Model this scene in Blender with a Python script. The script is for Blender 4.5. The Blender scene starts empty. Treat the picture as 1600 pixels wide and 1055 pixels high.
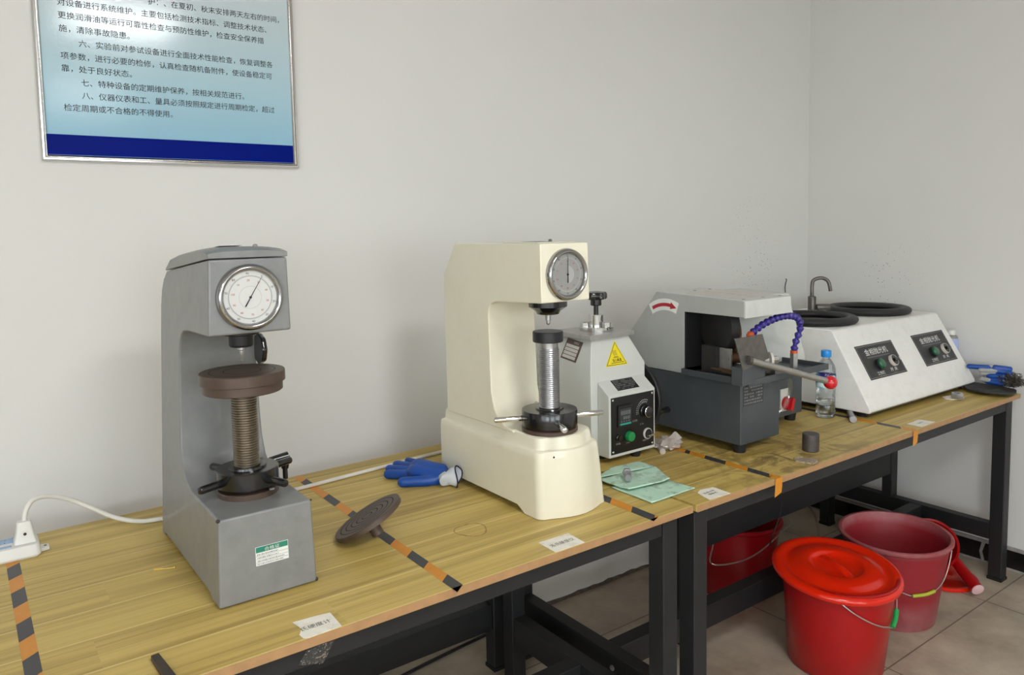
import bpy, bmesh, math, random
from mathutils import Vector, Matrix, noise

PI = math.pi
S = bpy.context.scene
COL = S.collection
random.seed(7)

# ------------------------------------------------------------------ camera
YAW, PITCH, ROLL, FPX, CYOFF = 0.63132, -0.08324, -0.018828, 1191.3, -72.1
fw = Vector((math.sin(YAW)*math.cos(PITCH), math.cos(YAW)*math.cos(PITCH), math.sin(PITCH)))
rt0 = Vector((math.cos(YAW), -math.sin(YAW), 0)); up0 = rt0.cross(fw)
rt = rt0*math.cos(ROLL) + up0*math.sin(ROLL)
up = -rt0*math.sin(ROLL) + up0*math.cos(ROLL)
cd = bpy.data.cameras.new('camera'); cam = bpy.data.objects.new('camera', cd); COL.objects.link(cam)
cam.matrix_world = Matrix(((rt.x, up.x, -fw.x, 0), (rt.y, up.y, -fw.y, 0), (rt.z, up.z, -fw.z, 1.61), (0, 0, 0, 1)))
cd.sensor_fit = 'HORIZONTAL'; cd.sensor_width = 36.0; cd.lens = FPX*36.0/1600.0
cd.shift_y = CYOFF/1600.0
cd.clip_start = 0.05; cd.clip_end = 60
S.camera = cam

# ------------------------------------------------------------------ world, exposure
W = bpy.data.worlds.new('world'); S.world = W; W.use_nodes = True
W.node_tree.nodes['Background'].inputs[0].default_value = (0.8, 0.87, 1.0, 1)
W.node_tree.nodes['Background'].inputs[1].default_value = 0.3
S.view_settings.view_transform = 'Standard'; S.view_settings.look = 'None'
S.view_settings.gamma = 1.0; S.view_settings.use_curve_mapping = False
S.view_settings.exposure = -0.50
CEIL = 2.95
# ceiling light panels: (x, y, strength)
LAMPS = [(0.93, -0.45, 47.0), (-1.7, -0.85, 27.0), (1.10, -3.4, 30.0), (-1.7, -3.4, 32.0)]
LAMPCOL = (0.97, 0.975, 0.985, 1)
# added glowing panes, low fill light from behind the camera: (x0, x1, strength)
FILL_WINS = [(-3.4, -1.3, 10.0), (-0.6, 1.5, 10.0)]
# added glowing panes, unseen fill light from the left: (y0, y1, strength)
FILL_WINS_LEFT = [(-4.6, -2.6, 13.0), (-2.2, -0.2, 5.0)]
FILL_COL = (0.88, 0.95, 1.0, 1)

# ------------------------------------------------------------------ helpers
def lin(c):
    c = c/255.0
    return c/12.92 if c <= 0.04045 else ((c+0.055)/1.055)**2.4
def rgb(r, g, b): return (lin(r), lin(g), lin(b), 1.0)

def newmat(name):
    m = bpy.data.materials.new(name); m.use_nodes = True
    nt = m.node_tree
    return m, nt, nt.nodes['Principled BSDF'], nt.nodes['Material Output']
def N(nt, t, **k):
    n = nt.nodes.new(t)
    for a, v in k.items():
        if a.startswith('i_'): n.inputs[int(a[2:])].default_value = v
        else: setattr(n, a, v)
    return n
def ramp(nt, stops):
    r = nt.nodes.new('ShaderNodeValToRGB')
    e = r.color_ramp.elements
    while len(e) < len(stops): e.new(0.5)
    for x, (p, c) in zip(e, stops): x.position = p; x.color = c
    return r
def simple(name, col, rough=0.5, metal=0.0, var=0.06, scale=14.0, bump=0.0, bscale=200.0, coat=0.0, spec=0.5, dirt=None, dscale=9.0, damt=0.5):
    """principled surface whose colour wanders a little; dirt = colour of blotches with their own shape"""
    m, nt, p, out = newmat(name); L = nt.links
    tc = N(nt, 'ShaderNodeTexCoord')
    nz = N(nt, 'ShaderNodeTexNoise'); nz.inputs['Scale'].default_value = scale; nz.inputs['Detail'].default_value = 5
    L.new(tc.outputs['Object'], nz.inputs['Vector'])
    lo = tuple(max(0, c*(1-var)) for c in col[:3])+(1,); hi = tuple(min(1, c*(1+var)) for c in col[:3])+(1,)
    r = ramp(nt, [(0.3, lo), (0.7, hi)]); L.new(nz.outputs['Fac'], r.inputs[0])
    src = r.outputs[0]
    if dirt is not None:
        n2 = N(nt, 'ShaderNodeTexNoise'); n2.inputs['Scale'].default_value = dscale; n2.inputs['Detail'].default_value = 8; n2.inputs['Roughness'].default_value = 0.7
        L.new(tc.outputs['Object'], n2.inputs['Vector'])
        r2 = ramp(nt, [(0.5, (0, 0, 0, 1)), (0.72, (damt, damt, damt, 1))]); L.new(n2.outputs['Fac'], r2.inputs[0])
        mx = N(nt, 'ShaderNodeMix', data_type='RGBA'); L.new(r2.outputs[0], mx.inputs[0]); L.new(src, mx.inputs[6]); mx.inputs[7].default_value = dirt
        src = mx.outputs[2]
    L.new(src, p.inputs['Base Color'])
    p.inputs['Roughness'].default_value = rough; p.inputs['Metallic'].default_value = metal
    p.inputs['Coat Weight'].default_value = coat; p.inputs['Coat Roughness'].default_value = 0.1
    p.inputs['Specular IOR Level'].default_value = spec
    if bump > 0:
        n3 = N(nt, 'ShaderNodeTexNoise'); n3.inputs['Scale'].default_value = bscale; n3.inputs['Detail'].default_value = 3
        L.new(tc.outputs['Object'], n3.inputs['Vector'])
        b = N(nt, 'ShaderNodeBump'); b.inputs['Strength'].default_value = bump; b.inputs['Distance'].default_value = 0.002
        L.new(n3.outputs['Fac'], b.inputs['Height']); L.new(b.outputs[0], p.inputs['Normal'])
    return m

class MB:
    """collects shapes; build() links them as ONE mesh object"""
    def __init__(self): self.v = []; self.f = []; self.mi = []; self.cur = 0
    def add(self, vs, fs):
        o = len(self.v); self.v += [Vector(p) for p in vs]
        for f in fs: self.f.append(tuple(o+i for i in f)); self.mi.append(self.cur)
        return self
    def hexa(self, p):  # 4 bottom ccw, 4 top ccw
        return self.add(p, [(3, 2, 1, 0), (4, 5, 6, 7), (0, 1, 5, 4), (1, 2, 6, 5), (2, 3, 7, 6), (3, 0, 4, 7)])
    def box(self, x0, x1, y0, y1, z0, z1):
        return self.hexa([(x0, y0, z0), (x1, y0, z0), (x1, y1, z0), (x0, y1, z0), (x0, y0, z1), (x1, y0, z1), (x1, y1, z1), (x0, y1, z1)])
    def obox(self, c, ax, ay, az):  # centre and three half-axis vectors
        c, ax, ay, az = map(Vector, (c, ax, ay, az))
        return self.hexa([c-ax-ay-az, c+ax-ay-az, c+ax+ay-az, c-ax+ay-az, c-ax-ay+az, c+ax-ay+az, c+ax+ay+az, c-ax+ay+az])
    def loft(self, rings, closed=True, cap0=True, cap1=True, wrap=False):
        n = len(rings[0]); vs = [p for r in rings for p in r]; fs = []
        m = len(rings)
        for i in range(m if wrap else m-1):
            a = i*n; b = ((i+1) % m)*n
            for j in range(n if closed else n-1):
                k = (j+1) % n
                fs.append((a+j, a+k, b+k, b+j))
        if not wrap and closed:
            if cap0: fs.append(tuple(range(n-1, -1, -1)))
            if cap1: fs.append(tuple((m-1)*n+j for j in range(n)))
        return self.add(vs, fs)
    def prism(self, poly, axis, lo, hi):
        """poly: 2D points in the other two axes (x: (y,z); y: (x,z); z: (x,y)); lo/hi numbers or functions of the point"""
        def mk(val):
            out = []
            for a, b in poly:
                t = val(a, b) if callable(val) else val
                out.append((t, a, b) if axis == 0 else (a, t, b) if axis == 1 else (a, b, t))
            return out
        return self.loft([mk(lo), mk(hi)])
    @staticmethod
    def basis(d):
        d = Vector(d).normalized(); t = Vector((0, 0, 1)) if abs(d.z) < 0.95 else Vector((1, 0, 0))
        a = t.cross(d).normalized(); return d, a, d.cross(a)
    def lathe(self, prof, o=(0, 0, 0), d=(0, 0, 1), n=40, cap0=True, cap1=True, wrap=False, wob=None):
        d, a, b = self.basis(d); o = Vector(o); rings = []
        for r, h in prof:
            r = max(r, 1e-5)
            rings.append([o+d*h+(a*math.cos(2*PI*k/n)+b*math.sin(2*PI*k/n))*r*(wob(2*PI*k/n, h) if wob else 1) for k in range(n)])
        return self.loft(rings, True, cap0, cap1, wrap)
    def cyl(self, p0, p1, r0, r1=None, n=28):
        p0, p1 = Vector(p0), Vector(p1); r1 = r0 if r1 is None else r1
        return self.lathe([(r0, 0), (r1, (p1-p0).length)], p0, p1-p0, n)
    def rcyl(self, p0, p1, r, n=28, e=0.18):
        """cylinder with softly rounded ends"""
        p0, p1 = Vector(p0), Vector(p1); L = (p1-p0).length; k = r*e
        return self.lathe([(r-k, 0), (r-k*.3, k*.3), (r, k), (r, L-k), (r-k*.3, L-k*.3), (r-k, L)], p0, p1-p0, n)
    def ball(self, c, r, n=24):
        return self.lathe([(r*math.sin(PI*i/14), -r*math.cos(PI*i/14)) for i in range(15)], c, (0, 0, 1), n)
    def tube(self, pts, r, n=10, smooth=4, cap=True):
        pts = [Vector(p) for p in pts]
        if smooth > 1 and len(pts) > 2: pts = spline(pts, smooth)
        rings = []; prev = None
        for i, p in enumerate(pts):
            t = (pts[min(i+1, len(pts)-1)]-pts[max(i-1, 0)]).normalized()
            if prev is None: a = self.basis(t)[1]
            else:
                a = prev-t*prev.dot(t)
                a = a.normalized() if a.length > 1e-6 else self.basis(t)[1]
            prev = a; b = t.cross(a)
            rr = r(i/(len(pts)-1)) if callable(r) else r
            rings.append([p+(a*math.cos(2*PI*k/n)+b*math.sin(2*PI*k/n))*rr for k in range(n)])
        return self.loft(rings, True, cap, cap)
    def quad(self, a, b, c, d): return self.add([a, b, c, d], [(0, 1, 2, 3)])
    def build(self, name, mat, parent=None, bevel=0.0, seg=2, angle=35, smooth=True):
        me = bpy.data.meshes.new(name)
        off = Vector(ROOT[parent.name]) if parent is not None else Vector((0, 0, 0))
        me.from_pydata([p-off for p in self.v], [], self.f)
        mats = mat if isinstance(mat, (list, tuple)) else [mat]
        for m in mats: me.materials.append(m)
        me.polygons.foreach_set('material_index', self.mi)
        bm = bmesh.new(); bm.from_mesh(me); bmesh.ops.recalc_face_normals(bm, faces=bm.faces); bm.to_mesh(me); bm.free()
        if smooth:
            me.polygons.foreach_set('use_smooth', [True]*len(me.polygons))
            me.set_sharp_from_angle(angle=math.radians(angle))
        o = bpy.data.objects.new(name, me); COL.objects.link(o)
        if parent is not None: o.parent = parent; ROOT[o.name] = off
        else: ROOT[o.name] = Vector((0, 0, 0))
        if bevel > 0:
            b = o.modifiers.new('bevel', 'BEVEL'); b.width = bevel; b.segments = seg; b.limit_method = 'ANGLE'; b.angle_limit = math.radians(30)
            b.harden_normals = True
        return o
ROOT = {}
def spline(P, k):
    out = []
    for i in range(len(P)-1):
        a = P[max(i-1, 0)]; b = P[i]; c = P[i+1]; d = P[min(i+2, len(P)-1)]
        for j in range(k):
            t = j/k
            out.append(0.5*((2*b)+(c-a)*t+(2*a-5*b+4*c-d)*t*t+(3*b-a-3*c+d)*t**3))
    out.append(P[-1]); return out

def thing(name, label, cat, loc, group=None):
    o = bpy.data.objects.new(name, None); COL.objects.link(o); o.location = loc; o.empty_display_size = 0.05
    o['label'] = label; o['category'] = cat
    if group: o['group'] = group
    ROOT[o.name] = Vector(loc); return o
def tag(o, label, cat, group=None):
    o['label'] = label; o['category'] = cat
    if group: o['group'] = group
    return o
def struct(o): o['kind'] = 'structure'; return o

def rrect(x0, x1, y0, y1, r, k=5):
    pts = []
    for cx, cy, a0 in ((x1-r, y0+r, -90), (x1-r, y1-r, 0), (x0+r, y1-r, 90), (x0+r, y0+r, 180)):
        for i in range(k+1):
            a = math.radians(a0+90*i/k); pts.append((cx+r*math.cos(a), cy+r*math.sin(a)))
    return pts

def textmesh(lines, o, xd, yd, name, mat, parent, ext=0.0002, bold=0.0):
    """lines: (string, x, y, size, width or None, align) set on the plane through o with unit axes xd, yd; ONE mesh"""
    xd, yd = Vector(xd).normalized(), Vector(yd).normalized(); nd = xd.cross(yd); o = Vector(o)
    mb = MB()
    for s, x, y, size, width, al in lines:
        cu = bpy.data.curves.new('t', 'FONT'); cu.body = s; cu.size = size; cu.resolution_u = 2; cu.offset = bold*size
        ob = bpy.data.objects.new('t', cu); COL.objects.link(ob)
        dg = bpy.context.evaluated_depsgraph_get()
        me = bpy.data.meshes.new_from_object(ob.evaluated_get(dg))
        vs = [v.co.copy() for v in me.vertices]
        if vs:
            x0 = min(v.x for v in vs); x1 = max(v.x for v in vs)
            sc = (width/(x1-x0)) if width else 1.0
            w = (x1-x0)*sc
            sh = x-(w/2 if al == 'c' else 0)
            mb.add([o+xd*(sh+(v.x-x0)*sc)+yd*(y+v.y)+nd*ext for v in vs], [tuple(p.vertices) for p in me.polygons])
        bpy.data.objects.remove(ob); bpy.data.curves.remove(cu); bpy.data.meshes.remove(me)
    return mb.build(name, mat, parent, smooth=False)
def plate(o, xd, yd, w, h, t, name, mat, parent, bevel=0.0, cen=True):
    """a thin raised rectangle lying on the plane (o, xd, yd)"""
    xd, yd = Vector(xd).normalized(), Vector(yd).normalized(); nd = xd.cross(yd)
    return MB().obox(Vector(o)+nd*t/2, xd*w/2, yd*h/2, nd*t/2).build(name, mat, parent, bevel=bevel)

# ------------------------------------------------------------------ materials
def wall_mat(name, col, specks=False):
    m, nt, p, out = newmat(name); L = nt.links
    tc = N(nt, 'ShaderNodeTexCoord')
    nz = N(nt, 'ShaderNodeTexNoise'); nz.inputs['Scale'].default_value = 1.3; nz.inputs['Detail'].default_value = 6
    L.new(tc.outputs['Object'], nz.inputs['Vector'])
    r = ramp(nt, [(0.3, tuple(c*0.97 for c in col[:3])+(1,)), (0.7, col)]); L.new(nz.outputs['Fac'], r.inputs[0])
    src = r.outputs[0]
    if specks:  # flung grinding dirt round the polisher
        vo = N(nt, 'ShaderNodeTexVoronoi'); vo.inputs['Scale'].default_value = 62.0; vo.inputs['Randomness'].default_value = 1.0
        L.new(tc.outputs['Object'], vo.inputs['Vector'])
        nz2 = N(nt, 'ShaderNodeTexNoise'); nz2.inputs['Scale'].default_value = 3.1; nz2.inputs['Detail'].default_value = 6
        L.new(tc.outputs['Object'], nz2.inputs['Vector'])
        # patch mask around z 1.2..1.6 near the corner
        sx = N(nt, 'ShaderNodeSeparateXYZ'); L.new(tc.outputs['Object'], sx.inputs[0])
        d1 = N(nt, 'ShaderNodeVectorMath', operation='DISTANCE'); L.new(tc.outputs['Object'], d1.inputs[0]); d1.inputs[1].default_value = specks
        rr = ramp(nt, [(0.0, (1, 1, 1, 1)), (0.75, (0, 0, 0, 1))]); L.new(d1.outputs['Value'], rr.inputs[0])
        th = N(nt, 'ShaderNodeMath', operation='MULTIPLY'); L.new(rr.outputs[0], th.inputs[0]); L.new(nz2.outputs['Fac'], th.inputs[1])
        th2 = N(nt, 'ShaderNodeMath', operation='MULTIPLY_ADD'); L.new(th.outputs[0], th2.inputs[0]); th2.inputs[1].default_value = 0.50; th2.inputs[2].default_value = -0.10
        lt = N(nt, 'ShaderNodeMath', operation='LESS_THAN'); L.new(vo.outputs['Distance'], lt.inputs[0]); L.new(th2.outputs[0], lt.inputs[1])
        mx = N(nt, 'ShaderNodeMix', data_type='RGBA')
        k = N(nt, 'ShaderNodeMath', operation='MULTIPLY'); k.inputs[1].default_value = 0.75; L.new(lt.outputs[0], k.inputs[0])
        L.new(k.outputs[0], mx.inputs[0]); L.new(src, mx.inputs[6]); mx.inputs[7].default_value = rgb(80, 78, 74)
        src = mx.outputs[2]
    L.new(src, p.inputs['Base Color']); p.inputs['Roughness'].default_value = 0.75; p.inputs['Specular IOR Level'].default_value = 0.25
    nb = N(nt, 'ShaderNodeTexNoise'); nb.inputs['Scale'].default_value = 60; nb.inputs['Detail'].default_value = 4
    L.new(tc.outputs['Object'], nb.inputs['Vector'])
    b = N(nt, 'ShaderNodeBump'); b.inputs['Strength'].default_value = 0.08; b.inputs['Distance'].default_value = 0.003
    L.new(nb.outputs['Fac'], b.inputs['Height']); L.new(b.outputs[0], p.inputs['Normal'])
    return m

def wood_mat(name, stained=None):
    """printed-laminate planks running along X"""
    m, nt, p, out = newmat(name); L = nt.links
    tc = N(nt, 'ShaderNodeTexCoord')
    sx = N(nt, 'ShaderNodeSeparateXYZ'); L.new(tc.outputs['Object'], sx.inputs[0])
    PW = 0.128
    # slight wander of grain
    row = N(nt, 'ShaderNodeMath', operation='DIVIDE'); L.new(sx.outputs[1], row.inputs[0]); row.inputs[1].default_value = PW
    fl = N(nt, 'ShaderNodeMath', operation='FLOOR'); L.new(row.outputs[0], fl.inputs[0])
    fr = N(nt, 'ShaderNodeMath', operation='FRACT'); L.new(row.outputs[0], fr.inputs[0])
    wn = N(nt, 'ShaderNodeTexWhiteNoise', noise_dimensions='1D'); L.new(fl.outputs[0], wn.inputs['W'])
    # end joints
    xo = N(nt, 'ShaderNodeMath', operation='MULTIPLY_ADD'); L.new(wn.outputs['Value'], xo.inputs[0]); xo.inputs[1].default_value = 1.7; L.new(sx.outputs[0], xo.inputs[2])
    xd = N(nt, 'ShaderNodeMath', operation='DIVIDE'); L.new(xo.outputs[0], xd.inputs[0]); xd.inputs[1].default_value = 1.15
    xf = N(nt, 'ShaderNodeMath', operation='FLOOR'); L.new(xd.outputs[0], xf.inputs[0])
    cmb = N(nt, 'ShaderNodeCombineXYZ'); L.new(fl.outputs[0], cmb.inputs[0]); L.new(xf.outputs[0], cmb.inputs[1])
    wn2 = N(nt, 'ShaderNodeTexWhiteNoise', noise_dimensions='3D'); L.new(cmb.outputs[0], wn2.inputs['Vector'])
    off = N(nt, 'ShaderNodeVectorMath', operation='MULTIPLY_ADD'); L.new(wn2.outputs['Color'], off.inputs[0]); off.inputs[1].default_value = (9, 9, 9); L.new(tc.outputs['Object'], off.inputs[2])
    mp = N(nt, 'ShaderNodeMapping'); mp.inputs['Scale'].default_value = (1.0, 34, 1); L.new(off.outputs[0], mp.inputs[0])
    g1 = N(nt, 'ShaderNodeTexNoise'); g1.inputs['Scale'].default_value = 1.0; g1.inputs['Detail'].default_value = 6; g1.inputs['Distortion'].default_value = 0.35
    L.new(mp.outputs[0], g1.inputs['Vector'])
    mp2 = N(nt, 'ShaderNodeMapping'); mp2.inputs['Scale'].default_value = (3.5, 160, 1); L.new(off.outputs[0], mp2.inputs[0])
    g2 = N(nt, 'ShaderNodeTexNoise'); g2.inputs['Scale'].default_value = 1.0; g2.inputs['Detail'].default_value = 4; L.new(mp2.outputs[0], g2.inputs['Vector'])
    a = N(nt, 'ShaderNodeMath', operation='MULTIPLY_ADD'); L.new(g2.outputs['Fac'], a.inputs[0]); a.inputs[1].default_value = 0.35; L.new(g1.outputs['Fac'], a.inputs[2])
    pv = N(nt, 'ShaderNodeMath', operation='MULTIPLY_ADD'); L.new(wn2.outputs['Value'], pv.inputs[0]); pv.inputs[1].default_value = 0.09; L.new(a.outputs[0], pv.inputs[2])
    r = ramp(nt, [(0.44, rgb(*WD[0])), (0.60, rgb(*WD[1])), (0.74, rgb(*WD[2])), (0.90, rgb(*WD[3]))])
    L.new(pv.outputs[0], r.inputs[0]); src = r.outputs[0]
    # pale seam line between planks
    e = N(nt, 'ShaderNodeMath', operation='LESS_THAN'); L.new(fr.outputs[0], e.inputs[0]); e.inputs[1].default_value = 0.035
    ek = N(nt, 'ShaderNodeMath', operation='MULTIPLY'); L.new(e.outputs[0], ek.inputs[0]); ek.inputs[1].default_value = 0.7
    mx = N(nt, 'ShaderNodeMix', data_type='RGBA'); L.new(ek.outputs[0], mx.inputs[0]); L.new(src, mx.inputs[6]); mx.inputs[7].default_value = rgb(*WD[4]); src = mx.outputs[2]
    if stained:
        d1 = N(nt, 'ShaderNodeVectorMath', operation='DISTANCE'); L.new(tc.outputs['Object'], d1.inputs[0]); d1.inputs[1].default_value = stained
        ns = N(nt, 'ShaderNodeTexNoise'); ns.inputs['Scale'].default_value = 11; ns.inputs['Detail'].default_value = 9; ns.inputs['Distortion'].default_value = 1.2; ns.inputs['Roughness'].default_value = 0.65
        L.new(tc.outputs['Object'], ns.inputs['Vector'])
        rd = ramp(nt, [(0.0, (1, 1, 1, 1)), (0.55, (0, 0, 0, 1))]); L.new(d1.outputs['Value'], rd.inputs[0])
        rs = ramp(nt, [(0.46, (0, 0, 0, 1)), (0.60, (0.85, 0.85, 0.85, 1))]); L.new(ns.outputs['Fac'], rs.inputs[0])
        mu = N(nt, 'ShaderNodeMath', operation='MULTIPLY'); L.new(rd.outputs[0], mu.inputs[0]); L.new(rs.outputs[0], mu.inputs[1])
        m2 = N(nt, 'ShaderNodeMix', data_type='RGBA'); L.new(mu.outputs[0], m2.inputs[0]); L.new(src, m2.inputs[6]); m2.inputs[7].default_value = rgb(104, 80, 46); src = m2.outputs[2]
    L.new(src, p.inputs['Base Color'])
    rr = N(nt, 'ShaderNodeMapRange'); rr.inputs[3].default_value = 0.36; rr.inputs[4].default_value = 0.52; L.new(g1.outputs['Fac'], rr.inputs[0]); L.new(rr.outputs[0], p.inputs['Roughness'])
    p.inputs['Specular IOR Level'].default_value = 0.4
    return m
WD = [(158, 131, 70), (180, 154, 83), (198, 171, 96), (208, 183, 107), (226, 204, 134)]

def floor_mat():
    m, nt, p, out = newmat('floor_tile'); L = nt.links
    tc = N(nt, 'ShaderNodeTexCoord')
    mp = N(nt, 'ShaderNodeMapping'); mp.inputs['Location'].default_value = (-0.225, -0.535, 0); L.new(tc.outputs['Object'], mp.inputs[0])
    br = N(nt, 'ShaderNodeTexBrick'); br.offset = 0.0; br.inputs['Scale'].default_value = 1.0
    br.inputs['Mortar Size'].default_value = 0.0028; br.inputs['Brick Width'].default_value = 0.8; br.inputs['Row Height'].default_value = 0.8
    br.inputs['Color1'].default_value = rgb(196, 182, 162); br.inputs['Color2'].default_value = rgb(192, 178, 158); br.inputs['Mortar'].default_value = rgb(122, 112, 99)
    L.new(mp.outputs[0], br.inputs['Vector'])
    nz = N(nt, 'ShaderNodeTexNoise'); nz.inputs['Scale'].default_value = 4; nz.inputs['Detail'].default_value = 9; nz.inputs['Roughness'].default_value = 0.65
    L.new(tc.outputs['Object'], nz.inputs['Vector'])
    r = ramp(nt, [(0.35, (0.62, 0.60, 0.58, 1)), (0.65, (1, 1, 1, 1))]); L.new(nz.outputs['Fac'], r.inputs[0])
    mx = N(nt, 'ShaderNodeMix', data_type='RGBA', blend_type='MULTIPLY'); mx.inputs[0].default_value = 1; L.new(br.outputs['Color'], mx.inputs[6]); L.new(r.outputs[0], mx.inputs[7])
    L.new(mx.outputs[2], p.inputs['Base Color']); p.inputs['Roughness'].default_value = 0.45
    return m

M = {}
M['wall_back'] = wall_mat('painted_wall', rgb(226, 225, 221), specks=(3.35, 2.45, 1.45))
M['wall'] = wall_mat('painted_wall_side', rgb(226, 225, 221), specks=(3.83, 1.95, 1.25))
M['wall_plain'] = wall_mat('painted_wall_plain', rgb(226, 225, 221))
M['ceiling'] = simple('ceiling_paint', rgb(232, 231, 228), 0.8, var=0.02)
M['floor'] = floor_mat()
M['skirt'] = simple('black_skirting_tile', rgb(22, 20, 20), 0.25, dirt=rgb(60, 56, 54), damt=0.25)
M['grout'] = simple('grey_grout', rgb(150, 146, 142), 0.8, var=0.15, scale=40)
M['wood_a'] = wood_mat('bench_laminate', None)
M['wood_b'] = wood_mat('bench_laminate_stained', (2.2-2.6745, 1.45-1.35, 0.84))
M['edge'] = simple('bench_edging', rgb(174, 134, 92), 0.5, var=0.1, scale=30)
M['frame'] = simple('black_powder_coat', rgb(28, 29, 31), 0.5, var=0.1, bump=0.06, bscale=300)
M['foot'] = simple('black_rubber', rgb(20, 20, 21), 0.7)
M['greypaint'] = simple('grey_hammer_paint', rgb(134, 135, 134), 0.46, metal=0.15, var=0.05, scale=30, bump=0.05, bscale=160, coat=0.25, dirt=rgb(92, 92, 90), dscale=12, damt=0.25)
M['greydark'] = simple('dark_chip_paint', rgb(60, 52, 48), 0.6)
M['cream'] = simple('cream_enamel', rgb(232, 227, 205), 0.28, var=0.02, coat=0.3, dirt=rgb(206, 198, 170), dscale=7, damt=0.3)
M['chrome'] = simple('chrome', rgb(215, 215, 215), 0.12, metal=1.0, var=0.02)
M['plate_steel'] = simple('plate_steel', rgb(176, 175, 172), 0.4, metal=0.5, var=0.08, scale=50)
M['bezel'] = simple('bezel_chrome', rgb(168, 168, 168), 0.16, metal=1.0, var=0.02)
M['steel'] = simple('brushed_steel', rgb(170, 168, 164), 0.34, metal=0.75, var=0.1, scale=60)
M['darksteel'] = simple('dull_dark_steel', rgb(112, 108, 104), 0.38, metal=0.8, var=0.15, scale=50)
M['thread'] = simple('oiled_thread_steel', rgb(142, 133, 120), 0.32, metal=1.0, var=0.1)
M['thread_w'] = simple('bright_thread_steel', rgb(152, 152, 154), 0.32, metal=1.0, var=0.1)
M['blackgloss'] = simple('black_bakelite', rgb(17, 17, 18), 0.22, coat=0.4)
M['blackmatte'] = simple('black_matte', rgb(24, 24, 25), 0.55)
M['brown'] = simple('browned_iron', rgb(84, 68, 58), 0.42, metal=0.2, var=0.1, scale=50)
M['brown_groove'] = simple('groove_black', rgb(18, 15, 14), 0.7)
M['dial'] = simple('dial_white', rgb(226, 226, 222), 0.4, var=0.01)
M['dial_grey'] = simple('dial_grey', rgb(160, 160, 156), 0.4, var=0.01)
M['dial_half'] = simple('dial_pale_half', rgb(182, 182, 180), 0.4, var=0.01)
M['ink'] = simple('black_ink', rgb(26, 27, 30), 0.6)
M['ink_grey'] = simple('grey_ink', rgb(120, 120, 120), 0.6)
M['scale_grey'] = simple('scale_grey', rgb(176, 178, 176), 0.6)
M['ink_red'] = simple('red_ink', rgb(190, 70, 70), 0.6)
M['white_ink'] = simple('white_ink', rgb(225, 225, 222), 0.6)
M['pale_ink'] = simple('pale_ink', rgb(150, 150, 148), 0.6)
M['sticker_green'] = simple('sticker_green', rgb(38, 128, 104), 0.45)
M['sticker_white'] = simple('sticker_white', rgb(226, 228, 224), 0.45)
M['paper'] = simple('grubby_paper', rgb(238, 234, 222), 0.7, var=0.05, scale=40, dirt=rgb(170, 150, 120), dscale=25, damt=0.5)
M['orange'] = simple('hazard_orange', rgb(214, 140, 34), 0.4)
M['tapeblack'] = simple('hazard_black', rgb(56, 56, 60), 0.4)
M['white_pl'] = simple('white_plastic', rgb(228, 227, 222), 0.4, var=0.02)
M['lightblue'] = simple('pale_blue_plastic', rgb(150, 178, 214), 0.45)
M['cable'] = simple('white_cable', rgb(226, 223, 216), 0.45)
M['cutgrey'] = simple('light_grey_paint', rgb(170, 172, 168), 0.42, var=0.02, bump=0.04, bscale=400, dirt=rgb(140, 140, 134), dscale=8, damt=0.3)
M['cutwhite'] = simple('off_white_paint', rgb(206, 209, 205), 0.42, var=0.02, dirt=rgb(160, 160, 152), dscale=8, damt=0.3)
M['cutdark'] = simple('slate_grey_paint', rgb(66, 72, 76), 0.4, var=0.05, scale=8, bump=0.05, bscale=300, dirt=rgb(96, 98, 98), dscale=6, damt=0.25)
M['presswhite'] = simple('press_off_white', rgb(205, 207, 201), 0.4, var=0.02)
M['polwhite'] = simple('polisher_white', rgb(240, 239, 235), 0.4, var=0.02, dirt=rgb(196, 188, 170), dscale=30, damt=0.22)
M['panel'] = simple('black_panel', rgb(15, 15, 16), 0.35)
M['panel_grey'] = simple('charcoal_panel', rgb(46, 46, 47), 0.4)
M['green_btn'] = simple('green_lamp_plastic', rgb(24, 138, 74), 0.3, coat=0.4)
M['green_dark'] = simple('dark_green_lamp_plastic', rgb(20, 92, 62), 0.3, coat=0.4)
M['teal'] = simple('teal_strip', rgb(40, 150, 136), 0.4)
M['disp'] = simple('display_window', rgb(38, 42, 44), 0.2, coat=0.5)
M['disp_seg'] = simple('display_segments', rgb(132, 138, 136), 0.5)
M['yellow'] = simple('warning_yellow', rgb(236, 216, 30), 0.45)
M['redsticker'] = simple('red_vinyl', rgb(176, 32, 48), 0.45)
M['maroon'] = simple('label_brown', rgb(86, 70, 64), 0.45)
M['label_silver'] = simple('label_silver', rgb(206, 200, 194), 0.4)
M['anvil_dark'] = simple('blued_steel', rgb(50, 50, 53), 0.4, metal=0.5)
M['guard'] = simple('guard_black', rgb(34, 34, 34), 0.5, dirt=rgb(70, 60, 50), damt=.4)
M['label_dark'] = simple('label_dark', rgb(52, 54, 56), 0.45)
M['hose_blue'] = simple('blue_hose_plastic', rgb(54, 44, 132), 0.35)
M['hose_orange'] = simple('orange_nozzle', rgb(206, 88, 32), 0.4)
M['rubber_rim'] = simple('black_rubber_rim', rgb(34, 34, 34), 0.5, var=0.15)
M['redball'] = simple('red_knob', rgb(206, 14, 34), 0.15, coat=0.6)
M['redswitch'] = simple('red_switch', rgb(200, 24, 34), 0.3)
M['rust'] = simple('rusty_steel', rgb(112, 84, 58), 0.6, metal=0.5, var=0.3, scale=30)
M['blueglove'] = simple('blue_latex', rgb(12, 72, 158), 0.38, var=0.12, scale=40, bump=0.2, bscale=500, dirt=rgb(40, 60, 100), dscale=30, damt=0.4)
M['knit'] = simple('pale_knit', rgb(206, 212, 216), 0.85, var=0.08, bump=0.4, bscale=900)
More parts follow.
